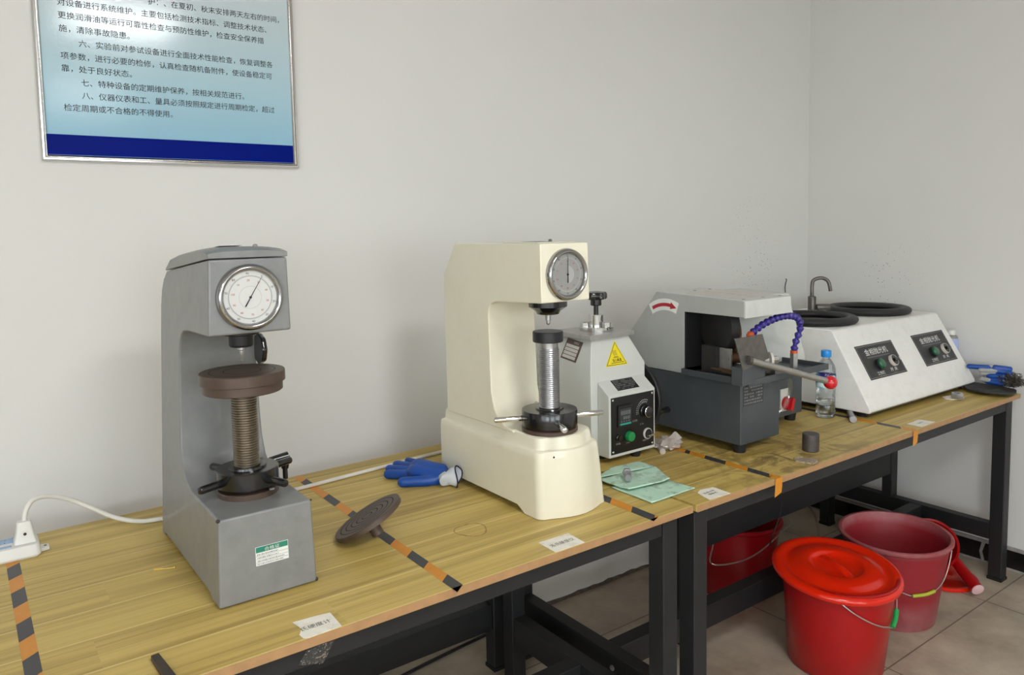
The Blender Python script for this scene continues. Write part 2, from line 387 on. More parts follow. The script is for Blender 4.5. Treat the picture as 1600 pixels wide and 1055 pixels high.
M['knit_grey'] = simple('grey_knit', rgb(168, 168, 166), 0.85, var=0.08, bump=0.4, bscale=900)
M['hem'] = simple('dark_purple_hem', rgb(44, 34, 66), 0.8)
M['cloth'] = simple('mint_cloth', rgb(190, 224, 202), 0.9, var=0.06, bump=0.4, bscale=700, dirt=rgb(120, 124, 108), dscale=17, damt=0.9)
M['bolt'] = simple('aluminium_grey', rgb(170, 170, 174), 0.35, metal=0.7)
M['redbucket'] = simple('glossy_red_plastic', rgb(168, 8, 14), 0.32, coat=0.1, var=0.05)
M['redlid'] = simple('orange_red_plastic', rgb(222, 34, 8), 0.16, coat=0.2, var=0.04)
def dusty_mat():
    m, nt, p, out = newmat('dusty_red_plastic'); L = nt.links
    tc = N(nt, 'ShaderNodeTexCoord'); sx = N(nt, 'ShaderNodeSeparateXYZ'); L.new(tc.outputs['Object'], sx.inputs[0])
    nz = N(nt, 'ShaderNodeTexNoise'); nz.inputs['Scale'].default_value = 9; nz.inputs['Detail'].default_value = 8; nz.inputs['Roughness'].default_value = 0.65; L.new(tc.outputs['Object'], nz.inputs['Vector'])
    zr = ramp(nt, [(0.0, (.95, .95, .95, 1)), (0.16, (.62, .62, .62, 1)), (0.36, (.12, .12, .12, 1)), (0.86, (.07, .07, .07, 1)), (0.93, (.62, .62, .62, 1)), (1.0, (.75, .75, .75, 1))])
    dv = N(nt, 'ShaderNodeMath', operation='DIVIDE'); L.new(sx.outputs[2], dv.inputs[0]); dv.inputs[1].default_value = 0.36; L.new(dv.outputs[0], zr.inputs[0])
    ad = N(nt, 'ShaderNodeMath', operation='MULTIPLY_ADD'); L.new(nz.outputs['Fac'], ad.inputs[0]); ad.inputs[1].default_value = 1.3; ad.inputs[2].default_value = -0.15
    mu = N(nt, 'ShaderNodeMath', operation='MULTIPLY', use_clamp=True); L.new(ad.outputs[0], mu.inputs[0]); L.new(zr.outputs[0], mu.inputs[1])
    mx = N(nt, 'ShaderNodeMix', data_type='RGBA'); L.new(mu.outputs[0], mx.inputs[0]); mx.inputs[6].default_value = rgb(146, 8, 28); mx.inputs[7].default_value = rgb(196, 150, 152)
    L.new(mx.outputs[2], p.inputs['Base Color']); p.inputs['Roughness'].default_value = 0.5
    return m
M['pinkbucket'] = dusty_mat()
M['darkbucket'] = simple('deep_red_plastic', rgb(150, 10, 20), 0.3, var=0.06)
M['pinkend'] = simple('pale_pink_end', rgb(232, 190, 192), 0.5)
M['greengrip'] = simple('green_grip', rgb(22, 158, 78), 0.4)
M['limegrip'] = simple('lime_grip', rgb(172, 182, 50), 0.45)
M['wire'] = simple('galvanised_wire', rgb(190, 186, 180), 0.35, metal=0.9)
M['bottlecap'] = simple('blue_bottle_cap', rgb(30, 144, 226), 0.35)
M['pad'] = simple('black_cloth_pad', rgb(52, 52, 50), 0.75, var=0.2, scale=20, bump=0.15, bscale=300)
M['scrap'] = simple('steel_wool', rgb(96, 92, 86), 0.35, metal=0.8, var=0.3, scale=80)
M['spray'] = simple('pale_blue_can', rgb(170, 182, 222), 0.35, var=0.03)
M['spray_edge'] = simple('white_spray_cap', rgb(222, 222, 216), 0.4)
M['brass'] = simple('brass', rgb(222, 186, 100), 0.4, metal=0.4)
M['mat_brown'] = simple('dark_bar_steel', rgb(64, 56, 48), 0.5, metal=0.3, var=0.12, scale=60)
M['lead'] = simple('grey_brown_iron', rgb(88, 82, 82), 0.45, metal=0.5, var=0.2, scale=40)
M['lampframe'] = simple('lamp_frame_white', rgb(235, 235, 232), 0.5)
M['alu'] = simple('polished_aluminium', rgb(205, 203, 200), 0.18, metal=1.0, var=0.03)
M['wireblack'] = simple('black_wire', rgb(22, 22, 22), 0.5)

def clear_mat(name, tint, gloss=0.1, rough=0.06, bump=0.0):
    m, nt, p, out = newmat(name); L = nt.links; nt.nodes.remove(p); out.target = 'ALL'
    tr = N(nt, 'ShaderNodeBsdfTransparent'); tr.inputs[0].default_value = tint
    gl = N(nt, 'ShaderNodeBsdfGlossy'); gl.inputs['Roughness'].default_value = rough
    fr = N(nt, 'ShaderNodeFresnel'); fr.inputs[0].default_value = 1.45
    ad = N(nt, 'ShaderNodeMath', operation='ADD'); fm = N(nt, 'ShaderNodeMath', operation='MULTIPLY'); L.new(fr.outputs[0], fm.inputs[0]); fm.inputs[1].default_value = 0.55; L.new(fm.outputs[0], ad.inputs[0]); ad.inputs[1].default_value = gloss
    mx = N(nt, 'ShaderNodeMixShader'); L.new(ad.outputs[0], mx.inputs[0]); L.new(tr.outputs[0], mx.inputs[1]); L.new(gl.outputs[0], mx.inputs[2])
    if bump:
        tc = N(nt, 'ShaderNodeTexCoord'); nz = N(nt, 'ShaderNodeTexNoise'); nz.inputs['Scale'].default_value = 60; L.new(tc.outputs['Object'], nz.inputs['Vector'])
        b = N(nt, 'ShaderNodeBump'); b.inputs['Strength'].default_value = bump; b.inputs['Distance'].default_value = 0.01; L.new(nz.outputs['Fac'], b.inputs['Height']); L.new(b.outputs[0], gl.inputs['Normal']); L.new(b.outputs[0], fr.inputs['Normal'])
    L.new(mx.outputs[0], out.inputs[0]); return m
M['pet'] = clear_mat('clear_bottle_plastic', (0.93, 0.95, 0.96, 1), 0.03, 0.05, 0.3)
M['film'] = clear_mat('clear_film', (0.86, 0.88, 0.88, 1), 0.06, 0.12, 0.8)
M['hoseclear'] = clear_mat('clear_tubing', (0.9, 0.9, 0.86, 1), 0.08, 0.15)
m_, nt_, p_, o_ = newmat('water'); p_.inputs['Transmission Weight'].default_value = 1; p_.inputs['IOR'].default_value = 1.33; p_.inputs['Roughness'].default_value = 0.0; p_.inputs['Base Color'].default_value = (0.97, 0.98, 0.98, 1); M['water'] = m_
m_, nt_, p_, o_ = newmat('crumpled_bag'); p_.inputs['Base Color'].default_value = rgb(206, 194, 186); p_.inputs['Roughness'].default_value = 0.3; p_.inputs['Alpha'].default_value = 0.78; p_.inputs['Subsurface Weight'].default_value = 0.0; M['bag'] = m_
M['glasspane'] = clear_mat('dial_glass', (0.97, 0.97, 0.97, 1), 0.0, 0.03)

# poster print: grey-blue paling to light blue print, glossy rippled surface
def poster_mat():
    m, nt, p, out = newmat('poster_print'); L = nt.links
    tc = N(nt, 'ShaderNodeTexCoord'); sx = N(nt, 'ShaderNodeSeparateXYZ'); L.new(tc.outputs['Object'], sx.inputs[0])
    mr = N(nt, 'ShaderNodeMapRange'); mr.inputs[1].default_value = 0.064; mr.inputs[2].default_value = 0.58; L.new(sx.outputs[2], mr.inputs[0])
    r = ramp(nt, [(0.0, rgb(146, 192, 214)), (0.35, rgb(172, 204, 216)), (0.7, rgb(190, 208, 214)), (1.0, rgb(204, 212, 216))]); L.new(mr.outputs[0], r.inputs[0])
    L.new(r.outputs[0], p.inputs['Base Color']); p.inputs['Roughness'].default_value = 0.11
    nz = N(nt, 'ShaderNodeTexNoise'); nz.inputs['Scale'].default_value = 170; nz.inputs['Detail'].default_value = 3; L.new(tc.outputs['Object'], nz.inputs['Vector'])
    b = N(nt, 'ShaderNodeBump'); b.inputs['Strength'].default_value = 0.07; b.inputs['Distance'].default_value = 0.002; L.new(nz.outputs['Fac'], b.inputs['Height']); L.new(b.outputs[0], p.inputs['Normal'])
    return m
M['poster'] = poster_mat()
M['posterblue'] = simple('poster_navy', rgb(2, 24, 122), 0.35, spec=0.05, var=0.03)
def label_mat():
    """bottle label: purple to cyan curved bands"""
    m, nt, p, out = newmat('bottle_label_print'); L = nt.links
    tc = N(nt, 'ShaderNodeTexCoord')
    mp = N(nt, 'ShaderNodeMapping'); mp.inputs['Rotation'].default_value = (0.3, 0.75, 0.2); L.new(tc.outputs['Object'], mp.inputs[0])
    w = N(nt, 'ShaderNodeTexWave'); w.inputs['Scale'].default_value = 7; w.inputs['Distortion'].default_value = 1.5; L.new(mp.outputs[0], w.inputs['Vector'])
    r = ramp(nt, [(0.0, rgb(58, 28, 120)), (0.4, rgb(40, 60, 160)), (0.6, rgb(60, 150, 205)), (0.8, rgb(130, 220, 220)), (0.95, rgb(220, 240, 240))]); L.new(w.outputs['Fac'], r.inputs[0])
    L.new(r.outputs[0], p.inputs['Base Color']); p.inputs['Roughness'].default_value = 0.35
    return m
M['blabel'] = label_mat()

# ------------------------------------------------------------------ room shell
XR, YB, XL, YF = 3.83, 2.45, -4.2, -5.4
struct(MB().box(XL, XR, YF, YB, -0.1, 0.0).build('floor', M['floor']))
struct(MB().box(XL, XR, YF, YB, CEIL, CEIL+0.1).build('ceiling', M['ceiling']))
struct(MB().box(XL-0.1, XR+0.1, YB, YB+0.1, -0.1, CEIL+0.1).build('wall_back', M['wall_back']))
struct(MB().box(XR, XR+0.1, YF, YB, -0.1, CEIL+0.1).build('wall_right', M['wall']))
struct(MB().box(XL-0.1, XL, YF, YB, -0.1, CEIL+0.1).build('wall_left', M['wall_plain']))
struct(MB().box(XL-0.1, XR+0.1, YF-0.1, YF, -0.1, CEIL+0.1).build('wall_front', M['wall_plain']))
sk = MB().box(XR-0.012, XR-0.0005, -3.0, YB-0.001, 0.004, 0.094).build('baseboard_right', M['skirt']); struct(sk)
g = MB()
g.box(XR-0.013, XR-0.0005, -3.0, YB-0.001, 0.094, 0.108)
g.box(XR-0.014, XR-0.0005, -3.0, YB-0.001, 0.0005, 0.010)
for yy in (1.50, 0.7): g.prism([(yy, 0.01), (yy+0.014, 0.012), (yy+0.022, 0.05), (yy+0.012, 0.1), (yy-0.004, 0.1), (yy+0.01, 0.05)], 0, XR-0.0145, XR-0.0005)
go = g.build('trim_1', M['grout']); struct(go)
# ragged foot of the back wall's paint
tb = MB(); pts = []
random.seed(3)
for i in range(161):
    x = -1.0+i*0.03; pts.append((x, 0.012+0.010*noise.noise(Vector((x*6, 0, 0)))+0.008*random.random()))
tb.prism([(-1.0, 0.0)]+[(3.8, 0.0)]+pts[::-1], 1, YB-0.004, YB-0.0005)
struct(tb.build('trim_2', simple('dirty_wall_foot', rgb(96, 86, 76), 0.9, var=0.3, scale=40)))

for i, (wx0, wx1, st) in enumerate(FILL_WINS):  # added emitters out of view, to brighten the wall under the benches
    m, nt, p, out = newmat('fill_pane_%d' % i); p.inputs['Base Color'].default_value = (0.7, 0.75, 0.8, 1); p.inputs['Roughness'].default_value = 0.1
    p.inputs['Emission Color'].default_value = FILL_COL; p.inputs['Emission Strength'].default_value = st
    f = MB(); z0, z1 = 0.95, 2.35; ya, yb = YF+.0005, YF+.05
    f.box(wx0, wx1, ya, yb, z0, z0+.05); f.box(wx0, wx1, ya, yb, z1-.05, z1)
    f.box(wx0, wx0+.05, ya, yb, z0+.05, z1-.05); f.box(wx1-.05, wx1, ya, yb, z0+.05, z1-.05); f.box((wx0+wx1)/2-.025, (wx0+wx1)/2+.025, ya, yb, z0+.05, z1-.05)
    wo = f.build('fill_window_%d' % (i+1), M['white_pl']); struct(wo)
    MB().box(wx0+.05, wx1-.05, YF+.001, YF+.012, z0+.05, z1-.05).build('pane', m, wo)

for i, (wy0, wy1, st) in enumerate(FILL_WINS_LEFT):  # added emitters out of view, to brighten the right wall and left-facing sides
    m, nt, p, out = newmat('fill_left_pane_%d' % i); p.inputs['Base Color'].default_value = (0.7, 0.75, 0.8, 1); p.inputs['Roughness'].default_value = 0.1
    p.inputs['Emission Color'].default_value = FILL_COL; p.inputs['Emission Strength'].default_value = st
    f = MB(); z0, z1 = 0.95, 2.35; xa, xb = XL+.0005, XL+.05
    f.box(xa, xb, wy0, wy1, z0, z0+.05); f.box(xa, xb, wy0, wy1, z1-.05, z1)
    f.box(xa, xb, wy0, wy0+.05, z0+.05, z1-.05); f.box(xa, xb, wy1-.05, wy1, z0+.05, z1-.05); f.box(xa, xb, (wy0+wy1)/2-.025, (wy0+wy1)/2+.025, z0+.05, z1-.05)
    wo = f.build('fill_window_%d' % (i+3), M['white_pl']); struct(wo)
    MB().box(XL+.001, XL+.012, wy0+.05, wy1-.05, z0+.05, z1-.05).build('pane', m, wo)

for i, (lx, ly, st) in enumerate(LAMPS):
    names = ['square ceiling panel lamp nearest the wall poster', 'square ceiling panel lamp over the left front of the room', 'square ceiling panel lamp far behind on the right', 'square ceiling panel lamp far behind on the left']
    t = thing('ceiling_light', names[i], 'lamp', (lx, ly, CEIL-0.001), 'ceiling panel lamps')
    h = 0.31
    f = MB(); z1 = CEIL-0.001; z0 = z1-0.02
    f.box(lx-h, lx+h, ly-h, ly-h+.015, z0, z1); f.box(lx-h, lx+h, ly+h-.015, ly+h, z0, z1)
    f.box(lx-h, lx-h+.015, ly-h+.015, ly+h-.015, z0, z1); f.box(lx+h-.015, lx+h, ly-h+.015, ly+h-.015, z0, z1)
    f.build('lamp_frame', M['lampframe'], t)
    m, nt, p, out = newmat('lamp_diffuser_%d' % i)
    p.inputs['Base Color'].default_value = (0.8, 0.8, 0.8, 1); p.inputs['Emission Color'].default_value = LAMPCOL; p.inputs['Emission Strength'].default_value = st
    MB().box(lx-h+.015, lx+h-.015, ly-h+.015, ly+h-.015, z0+.004, z1-.001).build('lamp_diffuser', m, t)

T = 0.84  # bench height
# ------------------------------------------------------------------ work benches
def bench(name, label, x0, x1, yf, yb0, yb1, wood, zt, legs, midy, midx):
    t = thing(name, label, 'workbench', ((x0+x1)/2, yf, 0))
    top = MB(); top.hexa([(x0, yf, zt-.0185), (x1, yf, zt-.0185), (x1, yb1, zt-.0185), (x0, yb0, zt-.0185), (x0, yf, zt), (x1, yf, zt), (x1, yb1, zt), (x0, yb0, zt)])
    o = top.build('tabletop', wood, t)
    MB().box(x0, x1, yf-.0015, yf, zt-.0185, zt-.0002).build('edge_banding', M['edge'], o)
    return t
# left bench
tl = bench('workbench', 'nearer wood-topped bench with black steel frame carrying the two hardness testers', -0.75, 1.592, 1.356, 2.262, 2.335, M['wood_a'], T, None, None, None)
ZU = T-.0186
LW = 0.056
def leg(t, x, y, z1=ZU, foot=True):
    o = MB().box(x, x+LW, y, y+LW, 0.012, z1).build('leg', M['frame'], t, bevel=0.004)
    if foot: MB().box(x-.002, x+LW+.002, y-.002, y+LW+.002, 0.0, 0.0125).build('leg_foot', M['foot'], o)
    return o
def rail(t, x0, x1, y0, y1, z0, z1, name='rail'): return MB().box(x0, x1, y0, y1, z0, z1).build(name, M['frame'], t, bevel=0.003)
leg(tl, 1.492, 1.372); leg(tl, 1.492, 2.19); leg(tl, -0.70, 1.372); leg(tl, -0.70, 2.19); leg(tl, 1.492, 2.075)
rail(tl, -0.644, 1.492, 1.376, 1.424, T-.067, ZU, 'apron')
rail(tl, -0.644, 1.492, 2.194, 2.242, T-.067, ZU, 'apron')
rail(tl, 1.497, 1.543, 1.428, 2.075, T-.067, ZU, 'apron')
rail(tl, -0.644, 1.492, 2.2, 2.245, 0.155, 0.250)
rail(tl, 1.496, 1.545, 1.428, 2.075, 0.160, 0.250); rail(tl, -0.696, -0.65, 1.428, 2.19, 0.160, 0.250)
rail(tl, -0.65, 1.496, 1.72, 1.775, 0.165, 0.248)
# right bench
tr = bench('workbench', 'farther wood-topped bench against the right wall carrying the cutter and polisher', 1.604, 3.745, 1.350, 2.34, 2.34, M['wood_b'], T, None, None, None)
leg(tr, 1.610, 1.366); leg(tr, 3.655, 1.366); leg(tr, 1.612, 2.185); leg(tr, 3.655, 2.19)
rail(tr, 1.667, 3.655, 1.370, 1.416, T-.067, ZU, 'apron'); rail(tr, 1.668, 3.655, 2.194, 2.24, T-.067, ZU, 'apron')
rail(tr, 1.616, 1.662, 1.422, 2.185, T-.067, ZU, 'apron'); rail(tr, 3.66, 3.706, 1.422, 2.19, T-.067, ZU, 'apron')
rail(tr, 1.612, 1.662, 1.422, 2.185, 0.160, 0.250); rail(tr, 3.658, 3.706, 1.422, 2.19, 0.180, 0.252)
rail(tr, 1.662, 3.658, 1.715, 1.772, 0.165, 0.250)
MB().box(3.655, 3.711, 1.862, 1.912, 0.250, ZU-.0485).build('post', M['frame'], tr, bevel=0.004)
MB().box(2.15, 2.20, 1.862, 1.912, 0.0005, 0.50).build('post', M['frame'], tr, bevel=0.004)
rail(tr, 2.20, 3.655, 1.866, 1.908, 0.368, 0.52, 'cross_panel')
b = MB()
b.lathe([(0.009, 0), (0.009, 0.004), (0.005, 0.007), (0.0, 0.0075)], (1.612, 1.70, 0.205), (-1, 0, 0), 16)
b.build('bolt_head', M['bolt'], tr)

# ------------------------------------------------------------------ hazard tape strips on the benches
def tape(label, x0, x1, ya, yb, blacks, skew, group='striped tape lines on the benches', name='hazard_tape', z=T, fold=None):
    """strip along Y from yb (back) to ya (front); blacks = (start,end) y intervals at the right edge"""
    mb = MB(); cuts = sorted(set([yb, ya]+[v for b_ in blacks for v in b_]), reverse=True); cuts = [c for c in cuts if ya <= c <= yb]
    zz = z+.0004
    for a, b_ in zip(cuts[:-1], cuts[1:]):
        mid = (a+b_)/2; mb.cur = 1 if any(s >= mid >= e for s, e in blacks) else 0
        sa = -skew if a not in (ya, yb) else 0; sb = -skew if b_ not in (ya, yb) else 0
        mb.add([(x1, a, zz), (x0, a+sa, zz), (x0, b_+sb, zz), (x1, b_, zz)], [(0, 1, 2, 3)])
    if fold:
        mb.cur = 0; yf = fold[0]
        mb.add([(x1, ya, zz), (x0, ya, zz), (x0+.001, yf, zz), (x1+.004, yf, zz)], [(0, 1, 2, 3)])
        mb.add([(x0+.001, yf, zz), (x1+.004, yf, zz), (x1+.003, yf, z-.03), (x1-.001, yf-.0005, z-.046), (x0-.004, yf-.0005, z-.056)], [(0, 1, 2, 3, 4)])
    o = mb.build(name, [M['orange'], M['tapeblack']], smooth=False); return tag(o, label, 'tape', group)
tape('black and orange tape strip running under the white power strip', 0.054, 0.081, 1.358, 2.20, [(2.11, 2.033), (1.955, 1.872), (1.79, 1.707), (1.627, 1.545), (1.465, 1.385)], 0.022)
tape('black and orange tape strip between the grey and cream hardness testers', 0.818, 0.846, 1.358, 2.30, [(2.264, 2.193), (2.088, 2.004), (1.920, 1.836), (1.752, 1.67), (1.584, 1.505), (1.422, 1.36)], 0.024)
tape('short black and orange tape strip at the cream tester\'s right front corner', 1.429, 1.463, 1.362, 1.62, [(1.62, 1.54), (1.458, 1.375)], 0.028)
tape('black and orange tape strip in front of the cutting machine, end folded over the edge', 1.953, 1.984, 1.375, 1.95, [(1.856, 1.80), (1.72, 1.70), (1.636, 1.552), (1.467, 1.389)], 0.02, fold=(1.3455,))
tape('black and orange tape strip from the water bottle to the front edge before the polisher', 2.790, 2.820, 1.375, 1.86, [(1.86, 1.597), (1.501, 1.41)], 0.02, fold=(1.3455,))

# ------------------------------------------------------------------ paper labels
def paper(pts, label, lines, lo, ang, name='paper_label'):
    t = thing(name, label, 'label', (pts[0][0], pts[0][1], T), 'paper name labels stuck near the bench edge')
    mb = MB(); n = len(pts)
    bot = [(x, y, T+.0003) for x, y in pts]; top = [(x, y, T+.0012) for x, y in pts]
    mb.loft([bot, top]); mb.build('sheet', M['paper'], t, smooth=False)
    textmesh(lines, (lo[0], lo[1], T+.0012), (math.cos(ang), math.sin(ang), 0), (-math.sin(ang), math.cos(ang), 0), 'printed_text', M['ink'], t)
    return t
paper([(0.490, 1.362), (0.4985, 1.357), (0.566, 1.359), (0.569, 1.423), (0.535, 1.428), (0.494, 1.432), (0.499, 1.405), (0.497, 1.392), (0.488, 1.378)], 'torn white paper label below the grey hardness tester', [('氏硬度计', 0, 0, 0.0165, 0.060, 'l')], (0.497, 1.387), 0.0)
paper([(1.107, 1.360), (1.199, 1.359), (1.204, 1.426), (1.109, 1.428)], 'white paper label in front of the cream hardness tester', [('洛氏硬度仪', 0, 0, 0.0165, 0.074, 'l')], (1.118, 1.386), 0.0)
paper([(1.664, 1.357), (1.751, 1.353), (1.755, 1.419), (1.706, 1.426), (1.681, 1.415), (1.672, 1.391)], 'white paper label with two lines of print right of the green cloth', [('金相试样', 0, 0.012, 0.011, 0.046, 'l'), ('镶嵌机', 0.005, -0.002, 0.011, 0.036, 'l')], (1.688, 1.382), 0.0)
paper([(2.874, 1.357), (2.983, 1.359), (2.973, 1.416), (2.915, 1.411), (2.875, 1.413)], 'white paper label at the bench edge in front of the polisher', [('抛光机', 0, 0, 0.011, 0.036, 'l')], (2.912, 1.384), 0.0)

# ------------------------------------------------------------------ poster
def poster():
    X0, X1, Z0, Z1 = 0.211, 0.930, 1.816, 2.76
    t = thing('wall_poster', 'blue framed rules poster with Chinese text hanging on the back wall', 'poster', ((X0+X1)/2, YB, Z0))
    fwid = 0.017; d0 = YB-.020
    prof = [(0, 0), (0, 0.012), (0.004, 0.019), (0.008, 0.0195), (0.0115, 0.015), (0.0135, 0.016), (0.017, 0.011), (0.017, 0)]
    rings = []
    for cx, cz, sx, sz in ((X0, Z0, 1, 1), (X1, Z0, -1, 1), (X1, Z1, -1, -1), (X0, Z1, 1, -1)):
        rings.append([(cx+sx*a, YB-.0005-h, cz+sz*a) for a, h in prof])
    MB().loft(rings, True, wrap=True).build('picture_frame', M['alu'], t, angle=20)
    MB().box(X0+.016, X1-.016, YB-.010, YB-.002, Z0+.016, Z1-.016).build('printed_sheet', M['poster'], t)
    MB().box(X0+.0165, X1-.0165, YB-.0108, YB-.0101, Z0+.018, 1.889).build('navy_band', M['posterblue'], t)
    A = 0.02082
    rows = [('护：、在夏初、秋末安排两天左右的时间，', 2.282, 10.0), ('对设备进行系统维护。主要包括检测技术指标、调整技术状态、', 2.246, 0), ('更换润滑油等运行可靠性检查与预防性维护，检查安全保养措', 2.211, 0), ('施，清除事故隐患。', 2.176, 0),
            ('六、实验前对参试设备进行全面技术性能检查，恢复调整各', 2.1395, 2), ('项参数，进行必要的检修，认真检查随机备附件，使设备稳定可', 2.103, 0), ('靠，处于良好状态。', 2.069, 0),
            ('七、特种设备的定期维护保养，按相关规范进行。', 2.033, 2), ('八、仪器仪表和工、量具必须按照规定进行周期检定，超过', 1.998, 2), ('检定周期或不合格的不得使用。', 1.963, 0)]
    L = []
    for s, z, ind in rows:
        n = len(s); w = A*n-(0.012 if s[-1] in '，。、' else 0.001)
        L.append((s, 0.272+ind*A*1.1, z-0.0075, 0.0208, w, 'l'))
    textmesh(L, (0, YB-.0101, 0), (1, 0, 0), (0, 0, 1), 'printed_text', M['ink'], t, ext=0.0006)
poster()

# ------------------------------------------------------------------ dial gauge
def dial(t, c, r, face, half=False, needle=30, hub=0.018):
    """gauge on the plane facing -Y; c = centre on the panel"""
    cx, cy, cz = c
    bz = MB(); bz.lathe([(r*1.02, 0), (r*1.02, .003), (r*1.0, .008), (r*.965, .013), (r*.92, .0155), (r*.87, .015), (r*.83, .0125), (r*.805, .0085), (r*.80, .005)], c, (0, -1, 0), 72, cap0=True, cap1=False)
    B = bz.build('dial_bezel', M['bezel'], t, angle=50)
    f = MB().lathe([(r*.815, .0035), (r*.815, .006), (0, .0061)], c, (0, -1, 0), 64).build('dial_face', face, t)
    o = Vector((cx, cy-.0062, cz))
    ring = MB()
    def ann(r0, r1):
        n = 72; vs = []
        for k in range(n):
            a = 2*PI*k/n; vs += [o+Vector((r0*math.cos(a), 0, r0*math.sin(a))), o+Vector((r1*math.cos(a), 0, r1*math.sin(a)))]
        ring.add(vs, [(2*k, 2*k+1, (2*k+3) % (2*n), (2*k+2) % (2*n)) for k in range(n)])
    ann(r*.635, r*.665); ann(r*.335, r*.342)
    for k in range(100):
        a = 2*PI*k/100; r0, r1 = r*.665, r*(.69 if k % 5 else .715)
        d = Vector((math.cos(a), 0, math.sin(a))); p = Vector((-d.z, 0, d.x))*0.00022
        ring.add([o+d*r0-p, o+d*r0+p, o+d*r1+p, o+d*r1-p], [(0, 1, 2, 3)])
    ring.build('dial_scale', M['scale_grey'], f, smooth=False)
    if half:
        hv = [o+Vector((0, -.00005, -r*.3))]+[o+Vector((r*.34*math.sin(PI*k/24), -.00005, -r*.34*math.cos(PI*k/24))) for k in range(25)]
        MB().add(hv, [tuple(range(len(hv)))]).build('pale_half_disc', M['dial_half'], f, smooth=False)
    oo = (cx, cy-.0063, cz)
    outer = []; inner = []
    for k in range(10):
        a = math.radians(90-needle-36*k)
        outer.append((('C' if k == 0 else str(k*10)), r*.735*math.cos(a), r*.735*math.sin(a)-.0025, .0068, None, 'c'))
        a2 = a
        inner.append((str(((k*10+30-1) % 100)+1), r*.53*math.cos(a2), r*.53*math.sin(a2)-.0025, .0062, None, 'c'))
    textmesh(outer, oo, (1, 0, 0), (0, 0, 1), 'black_numerals', M['ink'], f, ext=.0001)
    textmesh(inner, oo, (1, 0, 0), (0, 0, 1), 'red_numerals', M['ink_red'], f, ext=.0001)
    a = math.radians(90-needle); d = Vector((math.cos(a), 0, math.sin(a))); p = Vector((-d.z, 0, d.x)); q = Vector((cx, cy-.0085, cz))
    nd = MB()
    for y_ in (0,):
        pts = [q-d*r*.32-p*.0014, q-d*r*.32+p*.0014, q+p*.0009, q+d*r*.70+p*.0002, q+d*r*.70-p*.0002, q-p*.0009]
        nd.loft([[v+Vector((0, .0004, 0)) for v in pts], [v-Vector((0, .0004, 0)) for v in pts]])
    nd.lathe([(r*.035, -.003), (r*.035, .0012)], q, (0, -1, 0), 16)
    nd.build('needle', M['ink'], t, smooth=False)
    MB().lathe([(r*.815, .0105), (0, .0106)], c, (0, -1, 0), 48, cap0=False).build('dial_glass', M['glasspane'], t)

def screw(o, z0, z1, r, pitch, depth):
    prof = []; z = z0
    while z < z1-pitch:
        prof += [(r-depth, z), (r, z+pitch*.3), (r, z+pitch*.55), (r-depth, z+pitch*.9)]; z += pitch
    prof.append((r-depth, z1))
    return MB().lathe(prof, (o[0], o[1], 0), (0, 0, 1), 36)

